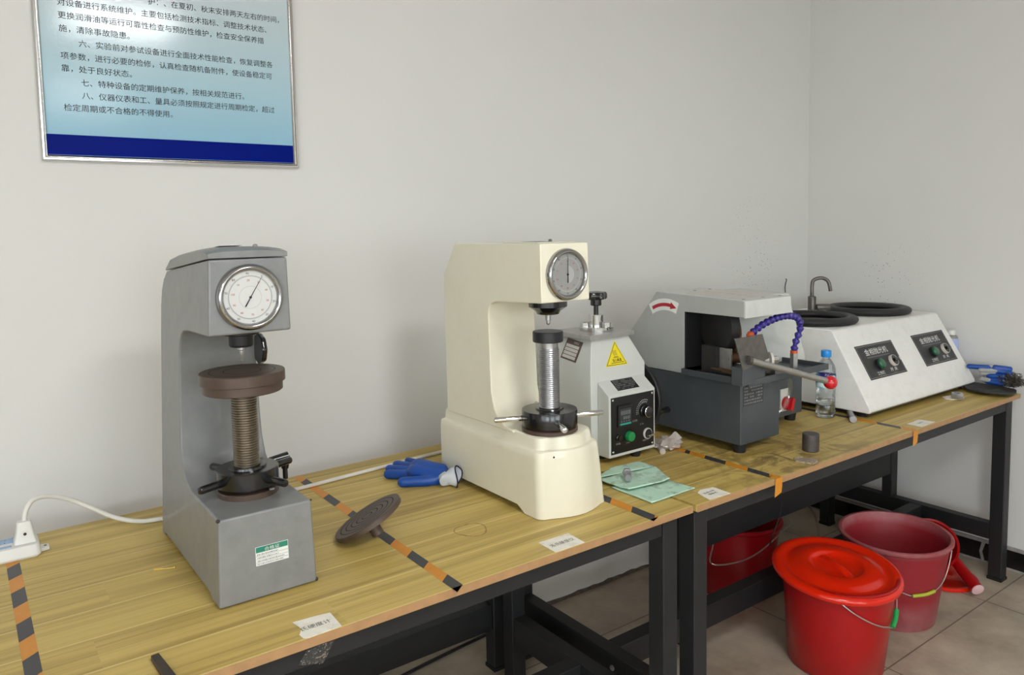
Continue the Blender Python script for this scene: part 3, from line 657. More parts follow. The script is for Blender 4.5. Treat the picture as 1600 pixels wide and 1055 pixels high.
# ------------------------------------------------------------------ grey hardness tester
def grey_tester():
    t = thing('hardness_tester', 'old grey metal hardness tester with round white dial, left on the nearer bench', 'hardness tester', (0.5, 1.82, T))
    AX, AY = 0.505, 1.716
    # side outline (y, z)
    def arc(cy, cz, r, a0, a1, n=6): return [(cy+r*math.cos(math.radians(a0+(a1-a0)*i/n)), cz+r*math.sin(math.radians(a0+(a1-a0)*i/n))) for i in range(n+1)]
    P = [(1.571, .8415), (1.578, 1.025), (1.60, 1.025), (1.78, 1.027)]
    P += [(1.80+.0, 1.028), (1.84, 1.040), (1.868, 1.065), (1.884, 1.105), (1.890, 1.16), (1.893, 1.25)]
    P += [(1.893, 1.325), (1.888, 1.352), (1.875, 1.374), (1.855, 1.386), (1.82, 1.391), (1.639, 1.395)]
    P += [(1.6395, 1.556), (1.80, 1.541), (2.012, 1.520), (2.045, 1.50), (2.066, 1.473), (2.078, 1.43), (2.082, 1.36), (2.086, .90), (2.088, .8415)]
    P += [(2.06, .8415), (2.055, .850), (1.645, .850), (1.632, .8415)]
    hw = lambda z: 0.1045-(z-.84)*.0297*1.0 if z < 1.03 else 0.0988-(z-1.03)*.0297
    cx = lambda y, z: 0.4975+ (z-.84)*.013
    mb = MB(); mb.prism(P, 0, lambda y, z: cx(y, z)-hw(z)-(y-1.57)*.004, lambda y, z: cx(y, z)+hw(z)-(y-1.57)*.004)
    mb.build('body_casting', M['greypaint'], t, bevel=0.006, seg=3)
    # cover, crowned across and rounded at the back
    rings = []
    base = [(1.6375, 1.5575), (1.675, 1.5545), (1.78, 1.5445), (1.88, 1.535), (1.965, 1.527), (2.016, 1.5215)]
    rise = [.0125, .022, .029, .030, .025, .004]
    for (y, z), rs in zip(base, rise):
        ring = []; w = hw(z)+.0012; c0 = cx(y, z)-(y-1.57)*.004
        for k in range(13):
            u = -1+2*k/12
            prof = (1-abs(u)**2.6)
            edge = 0.85
            ring.append((c0+u*w, y, z+rs*edge+rs*0.35*prof))
        ring = [(c0-w, y, z)]+ring+[(c0+w, y, z)]
        rings.append(ring)
    MB().loft(rings, True).build('top_cover', M['greypaint'], t, bevel=0.003)
    MB().lathe([(.006, 0), (.006, .004), (.003, .007)], (0.560, 1.76, 1.577), (0, 0, 1), 12).build('cover_screw', M['steel'], t)
    plate((0.505, 1.80, 1.5785), (1, 0, 0), (0, 1, -.08), .05, .09, .0006, 'paper_sticker', M['sticker_white'], t)
    dial(t, (0.5045, 1.6392, 1.473), 0.070, M['dial'], False, 31)
    # indenter
    MB().lathe([(.040, 1.397), (.040, 1.386), (.026, 1.384), (.026, 1.362), (.0235, 1.358)], (AX, AY, 0), (0, 0, 1), 36).build('indenter_collar', M['blackmatte'], t, bevel=.001)
    MB().lathe([(.009, 1.36), (.009, 1.351), (.0058, 1.349), (.0058, 1.335), (.0045, 1.333), (.0042, 1.326), (.001, 1.3235)], (AX, AY, 0), (0, 0, 1), 20).build('indenter', M['steel'], t)
    # anvil plate
    zt = 1.304
    prof = [(.010, zt-.045), (.083, zt-.045), (.0855, zt-.043), (.0855, zt-.025), (.0915, zt-.023), (.0915, zt-.002), (.090, zt), (.0, zt)]
    pl = MB().lathe(prof, (AX-.002, AY-.004, 0), (0, 0, 1), 72, cap0=False).build('anvil_table', M['brown'], t, angle=30)
    gr = MB()
    for r in (.040, .070): gr.lathe([(r-.0008, zt+.0003), (r+.0008, zt+.0003)], (AX-.002, AY-.004, 0), (0, 0, 1), 64, False, False)
    gr.build('groove', M['brown_groove'], pl, smooth=False)
    screw((AX, AY), 1.089, zt-.045, .0285, .0056, .0024).build('elevating_screw', M['thread'], t, angle=50)
    nt_ = MB(); nt_.lathe([(.045, 1.040), (.045, 1.0465), (.066, 1.0465), (.068, 1.0485), (.068, 1.083), (.066, 1.085), (.042, 1.085), (.041, 1.0895), (.030, 1.090)], (AX, AY, 0), (0, 0, 1), 48)
    nut = nt_.build('handwheel_nut', M['blackgloss'], t)
    for k in range(4):
        a = math.radians(22+90*k); d = Vector((math.cos(a), math.sin(a), 0)); c = Vector((AX, AY, 1.0655))
        MB().rcyl(c+d*.060, c+d*.126, .0088, 20, .5).build('spoke', M['blackgloss'], nut)
    br = MB(); br.lathe([(.066, 1.0255), (.066, 1.036), (.064, 1.038), (.045, 1.039), (.045, 1.041)], (AX, AY, 0), (0, 0, 1), 48); br.build('base_ring', M['brown'], t)
    MB().box(AX+.030, AX+.040, AY-.058, AY-.050, 1.038, 1.042).build('ring_screw', M['steel'], t)
    # side handwheel at the back right
    w = MB(); w.lathe([(.036, 0), (.037, .002), (.037, .009), (.035, .012), (.028, .010), (.012, .008), (.012, .013)], (0.588, 1.865, 1.326), (1, 0, 0), 36, wob=lambda a, h: 1+.03*math.cos(8*a)); w.build('side_handwheel', M['blackgloss'], t)
    lv = MB(); lv.cyl((0.585, 1.80, 1.060), (0.628, 1.80, 1.064), .010, .012); lv.cyl((0.622, 1.80, 1.066), (0.620, 1.80, 1.036), .0115, .0085); lv.cyl((0.620, 1.80, 1.036), (0.620, 1.80, 1.010), .006); lv.build('clamp_lever', M['blackgloss'], t)
    for cx_, cy_, cz_, r_ in ((0.4005, 1.5785, 1.0245, .0042), (0.6010, 1.5735, .846, .0040), (0.5980, 1.5795, 1.0238, .0022)):
        MB().ball((cx_, cy_, cz_), r_, 12).build('paint_chip', M['greydark'], t)
    # certificate sticker on the sloping front
    n = Vector((0, -1, .035)).normalized(); yd = Vector((0, .035, 1)).normalized(); xd = Vector((1, 0, 0))
    o = Vector((0.5065, 1.5742, 0.931))
    st = plate(o-n*-.0002, xd, yd, .070, .040, .0005, 'certificate_sticker', M['sticker_white'], t)
    plate(o+yd*.0135-n*-.0006, xd, yd, .068, .0115, .0004, 'green_header', M['sticker_green'], st)
    textmesh([('合格证', 0, .0098, .0085, .032, 'c')], o+n*.0011, xd, yd, 'header_text', M['white_ink'], st)
    li = MB()
    for yy in (.0005, -.0065, -.0135):
        c = o+yd*yy+n*.0008; li.add([c-xd*.034-yd*.0003, c+xd*.034-yd*.0003, c+xd*.034+yd*.0003, c-xd*.034+yd*.0003], [(0, 1, 2, 3)])
    random.seed(5)
    for yy in (.0035, -.0035, -.0105, -.0168):
        x = -.032
        while x < (.012 if yy > -.01 else .024):
            w_ = random.uniform(.0012, .0026); c = o+yd*yy+n*.0008+xd*x; h_ = random.uniform(.0007, .0014)
            li.add([c-yd*h_, c+xd*w_-yd*h_, c+xd*w_+yd*h_, c+yd*h_], [(0, 1, 2, 3)]); x += w_+random.uniform(.0006, .0015)
    li.build('ruled_entries', M['ink_grey'], st, smooth=False)
grey_tester()

# ------------------------------------------------------------------ cream hardness tester
def white_tester():
    t = thing('hardness_tester', 'cream enamelled hardness tester with chrome-rimmed grey dial and bright screw', 'hardness tester', (1.3, 1.75, T))
    AX, AY = 1.291, 1.602
    # base: bulged front, rounded front corners, arched skirt
    def foot(z, ins, x0=1.198, x1=1.428):
        k = (z-.84)/.18; xa = x0+ins; xb = x1-.010*k+.008*(1-k)-ins; y1 = 2.030-ins; yf = 1.527+.006*k+ins
        pts = []
        R = .026
        pts += [(xb, y1)]; pts += [(xa, y1)]
        pts += [(xa, 1.95), (xa, 1.66), (xa, 1.632), (xa, 1.615), (xa, 1.60), (xa, 1.585)]
        for i in range(7):
            a = math.radians(180+90*i/6); pts.append((xa+R+R*math.cos(a), yf+R+R*math.sin(a)))
        nb = 7
        for i in range(1, nb):
            u = i/nb; pts.append((xa+R+(xb-xa-2*R)*u, yf-.028*math.sin(PI*u)))
        for i in range(7):
            a = math.radians(270+90*i/6); pts.append((xb-R+R*math.cos(a), yf+R+R*math.sin(a)))
        pts += [(xb, 1.585), (xb, 1.60), (xb, 1.615), (xb, 1.632), (xb, 1.66), (xb, 1.95)]
        return pts
    lev = [(.8415, 0), (.90, 0), (1.00, 0), (1.016, .0015), (1.0195, .0035), (1.0210, .0065), (1.0225, .0100), (1.026, .0115), (1.046, .0125), (1.0525, .0145), (1.0555, .0190)]
    rings = []
    for z, ins in lev:
        ring = []
        for (x, y) in foot(z, ins):
            zz = z
            if z < .85:   # arched skirt: side walls lift between the front foot and the back
                if y > 1.60: zz = z+.017*min(1, (y-1.60)/.03)
            ring.append((x, y, zz))
        rings.append(ring)
    mb = MB(); mb.loft(rings)
    mb.build('base_casting', M['cream'], t, angle=28)
    # column and head, C-shaped
    P = [(1.745, 1.05), (1.752, 1.075), (1.757, 1.11), (1.757, 1.366), (1.753, 1.387), (1.742, 1.400), (1.722, 1.407), (1.515, 1.4155), (1.515, 1.5685), (1.922, 1.5685), (1.993, 1.471), (1.998, 1.05)]
    P[0:3] = [(1.655, 1.05), (1.66, 1.0565), (1.695, 1.062), (1.722, 1.076), (1.742, 1.102), (1.754, 1.145)]
    wl = lambda y, z: 1.2045-.006*max(0, (z-1.05)/.5)
    wr = lambda y, z: 1.373-.012*max(0, (z-1.05)/.5)
    MB().prism(P, 0, wl, wr).build('column_and_head', M['cream'], t, bevel=.005, seg=3)
    cv = MB(); cv.box(1.215, 1.345, 1.545, 1.70, 1.5686, 1.5705); cv.build('top_plate', M['cream'], t, bevel=.0008)
    MB().lathe([(.005, 0), (.005, .005), (.002, .007)], (1.325, 1.63, 1.5704), (0, 0, 1), 12).build('cover_screw', M['darksteel'], t)
    plate((1.30, 1.66, 1.5704), (1, 0, 0), (0, 1, 0), .05, .07, .0006, 'dark_sticker', M['label_dark'], t)
    dial(t, (1.2825, 1.5148, 1.4865), .067, M['dial_grey'], True, 0)
    MB().lathe([(.047, 1.414), (.052, 1.412), (.052, 1.396), (.046, 1.392), (.034, 1.384), (.030, 1.376), (.022, 1.374)], (AX, AY, 0), (0, 0, 1), 40, wob=lambda a, h: 1+.02*math.cos(12*a)*(1 if h > 1.39 else 0)).build('indenter_collar', M['blackgloss'], t)
    MB().lathe([(.008, 1.375), (.008, 1.358), (.006, 1.357), (.006, 1.350), (.003, 1.346), (.001, 1.3455)], (AX, AY, 0), (0, 0, 1), 20).build('indenter', M['steel'], t)
    MB().lathe([(.040, 1.300), (.0415, 1.302), (.0415, 1.327), (.040, 1.329)], (AX-.002, AY, 0), (0, 0, 1), 40).build('anvil', M['anvil_dark'], t)
    MB().lathe([(.026, 1.285), (.026, 1.301)], (AX, AY, 0), (0, 0, 1), 32).build('anvil_shank', M['steel'], t)
    screw((AX, AY), 1.119, 1.286, .0290, .0056, .0022).build('elevating_screw', M['thread_w'], t, angle=50)
    nut = MB().lathe([(.070, 1.070), (.076, 1.072), (.0765, 1.075), (.0765, 1.112), (.075, 1.115), (.040, 1.1155), (.038, 1.119), (.030, 1.1195)], (AX, AY, 0), (0, 0, 1), 48).build('handwheel_nut', M['blackgloss'], t)
    for ang, ln in ((156, .083), (246, .083), (336, .083), (66, .083)):
        a = math.radians(ang); d = Vector((math.cos(a), math.sin(a), 0)); c = Vector((AX, AY, 1.093))
        MB().rcyl(c+d*.072, c+d*(.072+ln), .0078, 20, .5).build('spoke', M['chrome'], nut)
    MB().lathe([(.074, 1.0560), (.077, 1.058), (.077, 1.066), (.070, 1.070)], (AX, AY, 0), (0, 0, 1), 44).build('base_ring', M['brown'], t)
    MB().lathe([(.0028, 0), (.0025, .0006)], (1.232, 1.5135, 1.010), (-.35, -1, 0), 12).build('paint_chip', M['blackmatte'], t)
white_tester()

# ------------------------------------------------------------------ mounting press
def press():
    t = thing('mounting_press', 'off-white hot mounting press with black control panel and yellow warning triangle', 'press', (1.755, 1.94, T))
    x0, x1, y0, y1 = 1.632, 1.880, 1.811, 2.075
    i = .040
    b = MB(); b.loft([[(x0, y0, .862), (x1, y0, .862), (x1, y1, .862), (x0, y1, .862)], [(x0, y0, 1.146), (x1, y0, 1.146), (x1, y1, 1.146), (x0, y1, 1.146)], [(x0+i, y0+i, 1.239), (x1-i, y0+i, 1.239), (x1-i, y1-i, 1.239), (x0+i, y1-i, 1.239)]])
    b.build('housing', M['presswhite'], t, bevel=.003)
    # control box with sloped top
    cb = MB(); cb.prism([(1.757, .862), (1.811, .862), (1.811, 1.106), (1.757, 1.066)], 0, 1.660, 1.872); box = cb.build('control_box', M['presswhite'], t, bevel=.004, seg=3)
    xd = Vector((1, 0, 0)); zd = Vector((0, 0, 1))
    plate((1.766, 1.757, .966), xd, zd, .196, .186, .0012, 'front_panel', M['panel'], t)
    pf = 1.757-.0012
    for sx, sz in ((1.676, 1.051), (1.856, 1.051), (1.676, .881), (1.856, .881)):
        MB().lathe([(.0048, 0), (.0045, .0018), (.0025, .003), (0, .0033)], (sx, pf, sz), (0, -1, 0), 14).build('panel_screw', M['chrome'], t)
    # temperature display
    d = MB().box(1.696, 1.756, pf-.005, pf, .960, 1.030).build('temperature_display', M['blackmatte'], t, bevel=.001)
    plate((1.7275, pf-.005, .992), xd, zd, .050, .054, .0004, 'display_window', M['disp'], d)
    plate((1.7275, pf-.0054, .9685), xd, zd, .050, .006, .0003, 'teal_strip', M['teal'], d)
    seg = MB()
    def dig(x, z, w, h, th):
        o = Vector((x, pf-.0057, z))
        def bar(u0, u1, v0, v1): seg.add([o+Vector((u0*w, 0, v0*h)), o+Vector((u1*w, 0, v0*h)), o+Vector((u1*w, 0, v1*h)), o+Vector((u0*w, 0, v1*h))], [(0, 1, 2, 3)])
        a = th/w; c = th/h
        for v in (0, .5-c/2, 1-c): bar(a, 1-a, v, v+c)
        for u in (0, 1-a): bar(u, u+a, c, .5-c/2); bar(u, u+a, .5+c/2, 1-c)
    for k in range(4): dig(1.7065+k*.0112, .9995, .0085, .0125, .0016)
    for k in range(3): dig(1.7175+k*.0100, .984, .0072, .0095, .0013)
    for k in range(4): dig(1.7065+k*.0112, .976, .005, .003, .0008)
    seg.build('display_digits', M['disp_seg'], d, smooth=False)
    # timer knob
    k1 = MB(); k1.lathe([(.0215, 0), (.021, .004), (.0185, .006), (.0175, .020), (.0165, .022), (0, .0225)], (1.8195, pf, .996), (0, -1, 0), 32, wob=lambda a, h: 1+.025*math.cos(18*a)*(1 if h > .005 else 0)); kn = k1.build('timer_knob', M['blackgloss'], t)
    MB().lathe([(.0183, .0205), (.0187, .0212), (.0180, .0219), (.0172, .0225)], (1.8195, pf, .996), (0, -1, 0), 32, False, False).build('knob_ring', M['chrome'], kn)
    tk = MB()
    for k in range(13):
        a = math.radians(60+10*k+10); o = Vector((1.8195, pf-.0003, .996)); dd = Vector((math.cos(a), 0, math.sin(a))); p = Vector((-dd.z, 0, dd.x))*.0006
        tk.add([o+dd*.028-p, o+dd*.028+p, o+dd*(.033)+p, o+dd*(.033)-p], [(0, 1, 2, 3)])
        o2 = o+dd*.0375; q = .0012
        tk.add([o2+Vector((-q, 0, -q)), o2+Vector((q, 0, -q)), o2+Vector((q, 0, q)), o2+Vector((-q, 0, q))], [(0, 1, 2, 3)])
    tk.build('timer_scale', M['white_ink'], t, smooth=False)
    # rotary switch
    rs = MB(); rs.lathe([(.0185, 0), (.0185, .006), (.0165, .0075), (.0152, .006)], (1.831, pf, .918), (0, -1, 0), 32, True, False); r_ = rs.build('selector_switch', M['label_silver'], t)
    MB().lathe([(.0152, .003), (.0152, .008), (0, .0085)], (1.831, pf, .918), (0, -1, 0), 28).build('switch_cap', M['blackmatte'], r_)
    MB().obox((1.835, pf-.013, .914), (.0135, 0, .001), (0, .006, 0), (-.0003, 0, .0035)).build('switch_lever', M['chrome'], r_, bevel=.001)
    MB().lathe([(.0165, 0), (.0165, .012), (.0150, .015), (0, .0155)], (1.7465, pf, .9235), (0, -1, 0), 28).build('green_lamp', M['green_btn'], t)
    MB().lathe([(.0115, 0), (.0115, .004), (.0085, .006), (.0085, .011), (0, .0112)], (1.6990, pf, .9260), (0, -1, 0), 24).build('buzzer_knob', M['blackgloss'], t)
    textmesh([('定时器', 1.774, .9665, .0078, None, 'c'), ('分 钟', 1.806, .9505, .0078, None, 'c'), ('电源开关', 1.823, .894, .0068, None, 'c'), ('工作灯', 1.742, .899, .0068, None, 'c'), ('蜂鸣器', 1.698, .903, .0068, None, 'c')], (0, pf, 0), xd, zd, 'panel_text', M['pale_ink'], t, ext=.0004)
    # spec plate on the slope
    sl = Vector((0, .054, .040)).normalized(); o = Vector((1.762, 1.788, 1.0890))
    pl = plate(o, xd, sl, .098, .046, .0006, 'spec_plate', M['panel'], t)
    n = xd.cross(sl); ln = MB(); random.seed(11)
    for r in range(6):
        x = -.045; yy = .017-r*.0066
        while x < .040:
            w = random.choice((.004, .006, .010, .012)); c = o+n*.0008+xd*x+sl*yy; w = min(w, .045-x)
            if not (r < 3 and -.024 < x < -.016) and random.random() > .16:
                ln.add([c-sl*.0014, c+xd*w-sl*.0014, c+xd*w+sl*.0014, c+sl*.0014], [(0, 1, 2, 3)])
            x += w+.0022
    ln.build('plate_print', M['ink_grey'], pl, smooth=False)
    # warning triangle on the sloping front of the housing
    fu = Vector((0, i, .093)).normalized()
    def on(x, z): return Vector((x, y0+(z-1.146)/.093*i, z))
    fn = xd.cross(fu)
    A, B, Cc = on(1.7700, 1.2265), on(1.6985, 1.1485), on(1.7990, 1.1478)
    def tri(s, h, name, mat, par):
        c = (A+B+Cc)/3; p = [c+(v-c)*s for v in (A, B, Cc)]
        return MB().loft([[v+fn*.0002 for v in p], [v+fn*h for v in p]]).build(name, mat, par, smooth=False)
    ws = tri(1.0, .0007, 'warning_sticker', M['yellow'], t); tri(.90, .0010, 'black_border', M['ink'], ws); tri(.84, .0013, 'yellow_field', M['yellow'], ws)
    c = (A+B+Cc)/3
    textmesh([('当心高温', 0, -.014, .0110, .040, 'c')], c+fn*.0014, xd, fu, 'warning_text', M['ink'], ws, bold=.02)
    hp = MB()
    for k in range(3):
        bx = -.0075+k*.0062
        for j in range(5):
            v0 = .006+j*.0036; u0 = bx+.0016*math.sin(j*1.7); u1 = bx+.0016*math.sin((j+1)*1.7); q = c+fn*.0015
            hp.add([q+xd*(u0-.0009)+fu*v0, q+xd*(u0+.0009)+fu*v0, q+xd*(u1+.0009)+fu*(v0+.0036), q+xd*(u1-.0009)+fu*(v0+.0036)], [(0, 1, 2, 3)])
    for v, w in ((.002, .010), (-.001, .013)): q = c+fn*.0015; hp.add([q-xd*w+fu*(v-.0007), q+xd*w+fu*(v-.0007), q+xd*w+fu*(v+.0007), q-xd*w+fu*(v+.0007)], [(0, 1, 2, 3)])
    q = c+fn*.0015; hp.add([q-xd*.029-fu*.0195, q+xd*.029-fu*.0195, q+xd*.029-fu*.0175, q-xd*.029-fu*.0175], [(0, 1, 2, 3)])
    hp.build('heat_symbol', M['ink'], ws, smooth=False)
    # curled brown certificate label on the left side
    yd2 = Vector((i, 0, .093)).normalized(); o = Vector((1.632+i*(1.197-1.146)/.093, 1.928, 1.197)); xs = Vector((0, -1, 0)); nn = xs.cross(yd2)
    rot = math.radians(-6); xa = xs*math.cos(rot)+yd2*math.sin(rot); ya = -xs*math.sin(rot)+yd2*math.cos(rot)
    lb = plate(o+nn*.0004, xa, ya, .082, .072, .0008, 'brown_label', M['maroon'], t)
    fm = MB()
    for k in range(4):
        cc = o+nn*.0014+ya*(.0125-k*.0125)+xa*-.002; fm.add([cc-xa*.034-ya*.0052, cc+xa*.034-ya*.0052, cc+xa*.034+ya*.0052, cc-xa*.034+ya*.0052], [(0, 1, 2, 3)])
    fm.build('label_fields', M['label_silver'], lb, smooth=False)
    textmesh([('合格证', .012, .0235, .009, None, 'c')], o+nn*.0016, xa, ya, 'label_text', M['label_silver'], lb)
    # top plate, flange and clamp
    MB().box(1.652, 1.852, 1.833, 2.035, 1.2392, 1.2545).build('top_plate', M['plate_steel'], t, bevel=.0015)
    cx, cy = 1.762, 1.925
    MB().lathe([(.058, 1.2546), (.058, 1.268), (.056, 1.270), (.030, 1.270)], (cx, cy, 0), (0, 0, 1), 48).build('clamp_flange', M['chrome'], t)
    for k in range(3):
        a = math.radians(40+120*k); MB().lathe([(.016, 1.2701), (.016, 1.284), (.013, 1.286), (0, 1.286)], (cx+.043*math.cos(a), cy+.043*math.sin(a), 0), (0, 0, 1), 6).build('flange_bolt', M['chrome'], t)
    MB().lathe([(.025, 1.270), (.025, 1.308), (.0235, 1.310), (.012, 1.310)], (cx, cy, 0), (0, 0, 1), 36).build('clamp_sleeve', M['chrome'], t)
    MB().lathe([(.0085, 1.309), (.0085, 1.345)], (cx, cy, 0), (0, 0, 1), 20).build('clamp_stem', M['blackgloss'], t)
    MB().lathe([(.017, 1.340), (.019, 1.342), (.019, 1.360), (.033, 1.362), (.036, 1.366), (.036, 1.380), (.032, 1.386), (.010, 1.389), (0, 1.389)], (cx, cy, 0), (0, 0, 1), 60, wob=lambda a, h: 1+.10*math.cos(5*a+.6)*(1 if h > 1.361 else 0)).build('star_knob', M['blackgloss'], t)
    # side handwheel
    w = MB(); w.lathe([(.128, .0), (.131, .004), (.131, .014), (.127, .018), (.115, .016), (.105, .008), (.03, .008), (.028, .022), (0, .022)], (1.895, 1.890, 1.010), (1, 0, 0), 60); wh = w.build('side_handwheel', M['blackmatte'], t)
    MB().cyl((1.8795, 1.89, 1.01), (1.896, 1.89, 1.01), .018).build('wheel_hub', M['darksteel'], wh)
    MB().rcyl((1.912, 1.782, .972), (1.965, 1.782, .972), .0115, 20, .3).build('wheel_handle', M['blackgloss'], wh)
    for fx in (1.70, 1.805):
        for fy in (1.785 if fx > 1.75 else 1.84, 2.03): MB().lathe([(.016, .8402), (.020, .862)], (fx, fy, 0), (0, 0, 1), 20).build('foot', M['foot'], t)
press()

# ------------------------------------------------------------------ cutting machine
def cutter():
    t = thing('cutting_machine', 'abrasive cutting machine with light grey hood, slate base and blue coolant hose', 'cutting machine', (2.33, 1.8, T))
    # slate tank and rear base
    MB().box(2.070, 2.285, 1.561, 2.115, .872, 1.082).build('tank', M['cutdark'], t, bevel=.004)
    MB().box(2.2852, 2.636, 1.701, 2.115, .872, 1.036).build('motor_base', M['cutdark'], t, bevel=.004)
    for fx, fy in ((2.105, 1.592), (2.105, 2.08), (2.608, 1.735), (2.608, 2.08)):
        MB().lathe([(.020, .8402), (.024, .872)], (fx, fy, 0), (0, 0, 1), 20).build('foot', M['foot'], t)
    # drip tray
    tr_ = MB(); tr_.box(2.055, 2.50, 1.520, 1.795, 1.0825, 1.088)
    for b in ((2.055, 2.50, 1.513, 1.520), (2.055, 2.50, 1.795, 1.798)): tr_.box(b[0], b[1], b[2], b[3], 1.0825, 1.104)
    tr_.box(2.048, 2.055, 1.513, 1.798, 1.0825, 1.104); tr_.box(2.50, 2.507, 1.513, 1.798, 1.0825, 1.104)
    tr_.build('drip_tray', M['cutdark'], t, bevel=.001)
    # hood: left cheek with cut-out, roof, front lip, housing
    cheek = MB(); cheek.prism([(1.800, 1.083), (2.113, 1.083), (2.113, 1.16), (2.052, 1.225), (1.931, 1.366), (1.548, 1.357), (1.548, 1.303), (1.800, 1.304)], 0, 2.0660, 2.0700)
    hood = cheek.build('hood_cheek', M['cutgrey'], t, bevel=.001)
    rf = MB(); rf.prism([(1.544, 1.300), (1.5445, 1.3575), (1.931, 1.3665), (2.052, 1.2255), (2.114, 1.16), (2.110, 1.155), (2.049, 1.2215), (1.929, 1.361), (1.55, 1.353), (1.55, 1.300)], 0, 2.0702, 2.322)
    rf.build('hood_roof', M['cutwhite'], t, bevel=.0015)
    # right side plate of the lip and the main housing
    MB().box(2.318, 2.322, 1.5505, 1.6995, 1.300, 1.354).build('hood_lip_side', M['cutgrey'], t)
    hs = MB(); hs.loft([[(2.2335, 1.700, 1.0365), (2.655, 1.700, 1.0365), (2.655, 2.112, 1.0365), (2.2335, 2.112, 1.0365)], [(2.2335, 1.700, 1.10), (2.650, 1.700, 1.10), (2.650, 2.112, 1.10), (2.2335, 2.112, 1.10)], [(2.2335, 1.700, 1.290), (2.560, 1.700, 1.290), (2.560, 2.05, 1.290), (2.2335, 2.05, 1.290)], [(2.2335, 1.702, 1.352), (2.542, 1.702, 1.345), (2.542, 1.92, 1.352), (2.2335, 1.92, 1.352)]])
    hs.build('motor_housing', M['cutwhite'], t, bevel=.003)
    # dark chamber
    ch = MB(); ch.box(2.0705, 2.233, 1.795, 1.805, 1.089, 1.352); ch.box(2.225, 2.233, 1.702, 1.795, 1.105, 1.352); ch.box(2.0705, 2.262, 1.56, 1.795, 1.340, 1.351)
    ch.build('cutting_chamber', M['blackmatte'], t)
    MB().lathe([(.085, 0), (.088, .003), (.088, .005), (.085, .008)], (2.165, 1.70, 1.235), (.95, -.3, 0), 40).build('cutting_wheel', M['rust'], t)
    gd = MB(); gd.lathe([(.098, 0), (.098, .035)], (2.130, 1.715, 1.255), (.95, -.3, 0), 40); gd.build('wheel_guard', M['guard'], t, bevel=.002)
    # vise
    v = MB(); v.box(2.085, 2.235, 1.545, 1.70, 1.0885, 1.112); v.box(2.092, 2.140, 1.68, 1.745, 1.0885, 1.19); vz = v.build('vise_body', M['guard'], t, bevel=.002)
    MB().box(2.110, 2.118, 1.632, 1.700, 1.112, 1.185).build('vise_jaw', M['steel'], vz, bevel=.001)
    MB().box(2.118, 2.165, 1.535, 1.60, 1.112, 1.162).build('vise_block', M['cutdark'], vz, bevel=.002)
    MB().cyl((2.118, 1.655, 1.150), (2.18, 1.62, 1.15), .018).build('clamp_bar', M['rust'], vz)
    sp = MB(); sp.loft([[(2.078, 1.58, 1.106), (2.20, 1.54, 1.106), (2.16, 1.66, 1.106), (2.09, 1.70, 1.106)], [(2.078, 1.58, 1.110), (2.20, 1.54, 1.110), (2.16, 1.66, 1.118), (2.09, 1.70, 1.116)]]); sp.build('slide_plate', M['rust'], vz)
    # splash plate, leaning
    a = [Vector(p) for p in ((2.012, 1.512, 1.140), (2.148, 1.510, 1.166), (2.118, 1.517, 1.248), (1.978, 1.519, 1.246))]
    nrm = (a[1]-a[0]).cross(a[3]-a[0]).normalized()
    MB().loft([a, [p+nrm*.003 for p in a]]).build('splash_plate', M['darksteel'], t)
    for p in ((2.032, 1.512, 1.158), (2.130, 1.511, 1.173)): MB().lathe([(.006, 0), (.005, .003), (0, .004)], Vector(p)+nrm*-.004, nrm*-1, 12).build('plate_screw', M['chrome'], t)
    MB().obox((2.075, 1.535, 1.122), (.065, .004, .004), (0, .022, 0), (0, 0, .030)).build('plate_bracket', M['cutdark'], t, bevel=.002)
    # lever with red ball
    lv = MB(); lv.cyl((2.040, 1.508, 1.172), (2.386, 1.440, 1.066), .0105, .0105, 24); lev_ = lv.build('feed_lever', M['steel'], t)
    MB().ball((2.393, 1.437, 1.062), .0235, 28).build('lever_ball', M['redball'], lev_)
    MB().lathe([(.014, 0), (.014, .012)], (2.036, 1.509, 1.173), (.94, -.18, -.29), 20).build('lever_collar', M['darksteel'], lev_)
    kb = MB(); kb.lathe([(.010, 0), (.010, .022), (.026, .024), (.026, .032), (.012, .034)], (2.165, 1.548, 1.153), (.82, -.56, 0), 28); kb.build('clamp_knob', M['label_silver'], t)
    MB().lathe([(.0125, 0), (.0125, .02), (0, .0205)], (2.193, 1.529, 1.153), (.82, -.56, 0), 6).build('knob_nut', M['steel'], t)
    # coolant hose of ball-and-socket links
    MB().lathe([(.0145, 1.0882), (.0145, 1.150)], (2.372, 1.565, 0), (0, 0, 1), 6).build('hose_fitting', M['steel'], t)
    path = spline([Vector(p) for p in ((2.372, 1.565, 1.158), (2.385, 1.567, 1.190), (2.412, 1.570, 1.222), (2.418, 1.570, 1.255), (2.385, 1.568, 1.278), (2.32, 1.566, 1.287), (2.25, 1.566, 1.281), (2.18, 1.566, 1.264), (2.13, 1.566, 1.242))], 20)
    cum = [0]
    for p, q in zip(path, path[1:]): cum.append(cum[-1]+(q-p).length)
    n = 16; hm = MB()
    def atl(s):
        for k in range(len(cum)-1):
            if cum[k+1] >= s: return path[k].lerp(path[k+1], (s-cum[k])/(cum[k+1]-cum[k]+1e-9))
        return path[-1]
    for k in range(n):
        s0 = cum[-1]*k/n; s1 = cum[-1]*(k+1)/n; p = atl(s0); q = atl(s1); L = (q-p).length
        hm.lathe([(.0070, -L*.05), (.0095, L*.06), (.0132, L*.40), (.0130, L*.52), (.0080, L*.72), (.0068, L*1.05)], p, q-p, 16)
    hs_ = hm.build('coolant_hose', M['hose_blue'], t)
    MB().lathe([(.0125, 0), (.0125, .010)], (2.372, 1.565, 1.150), (0, 0, 1), 18).build('hose_collar', M['hose_orange'], hs_)
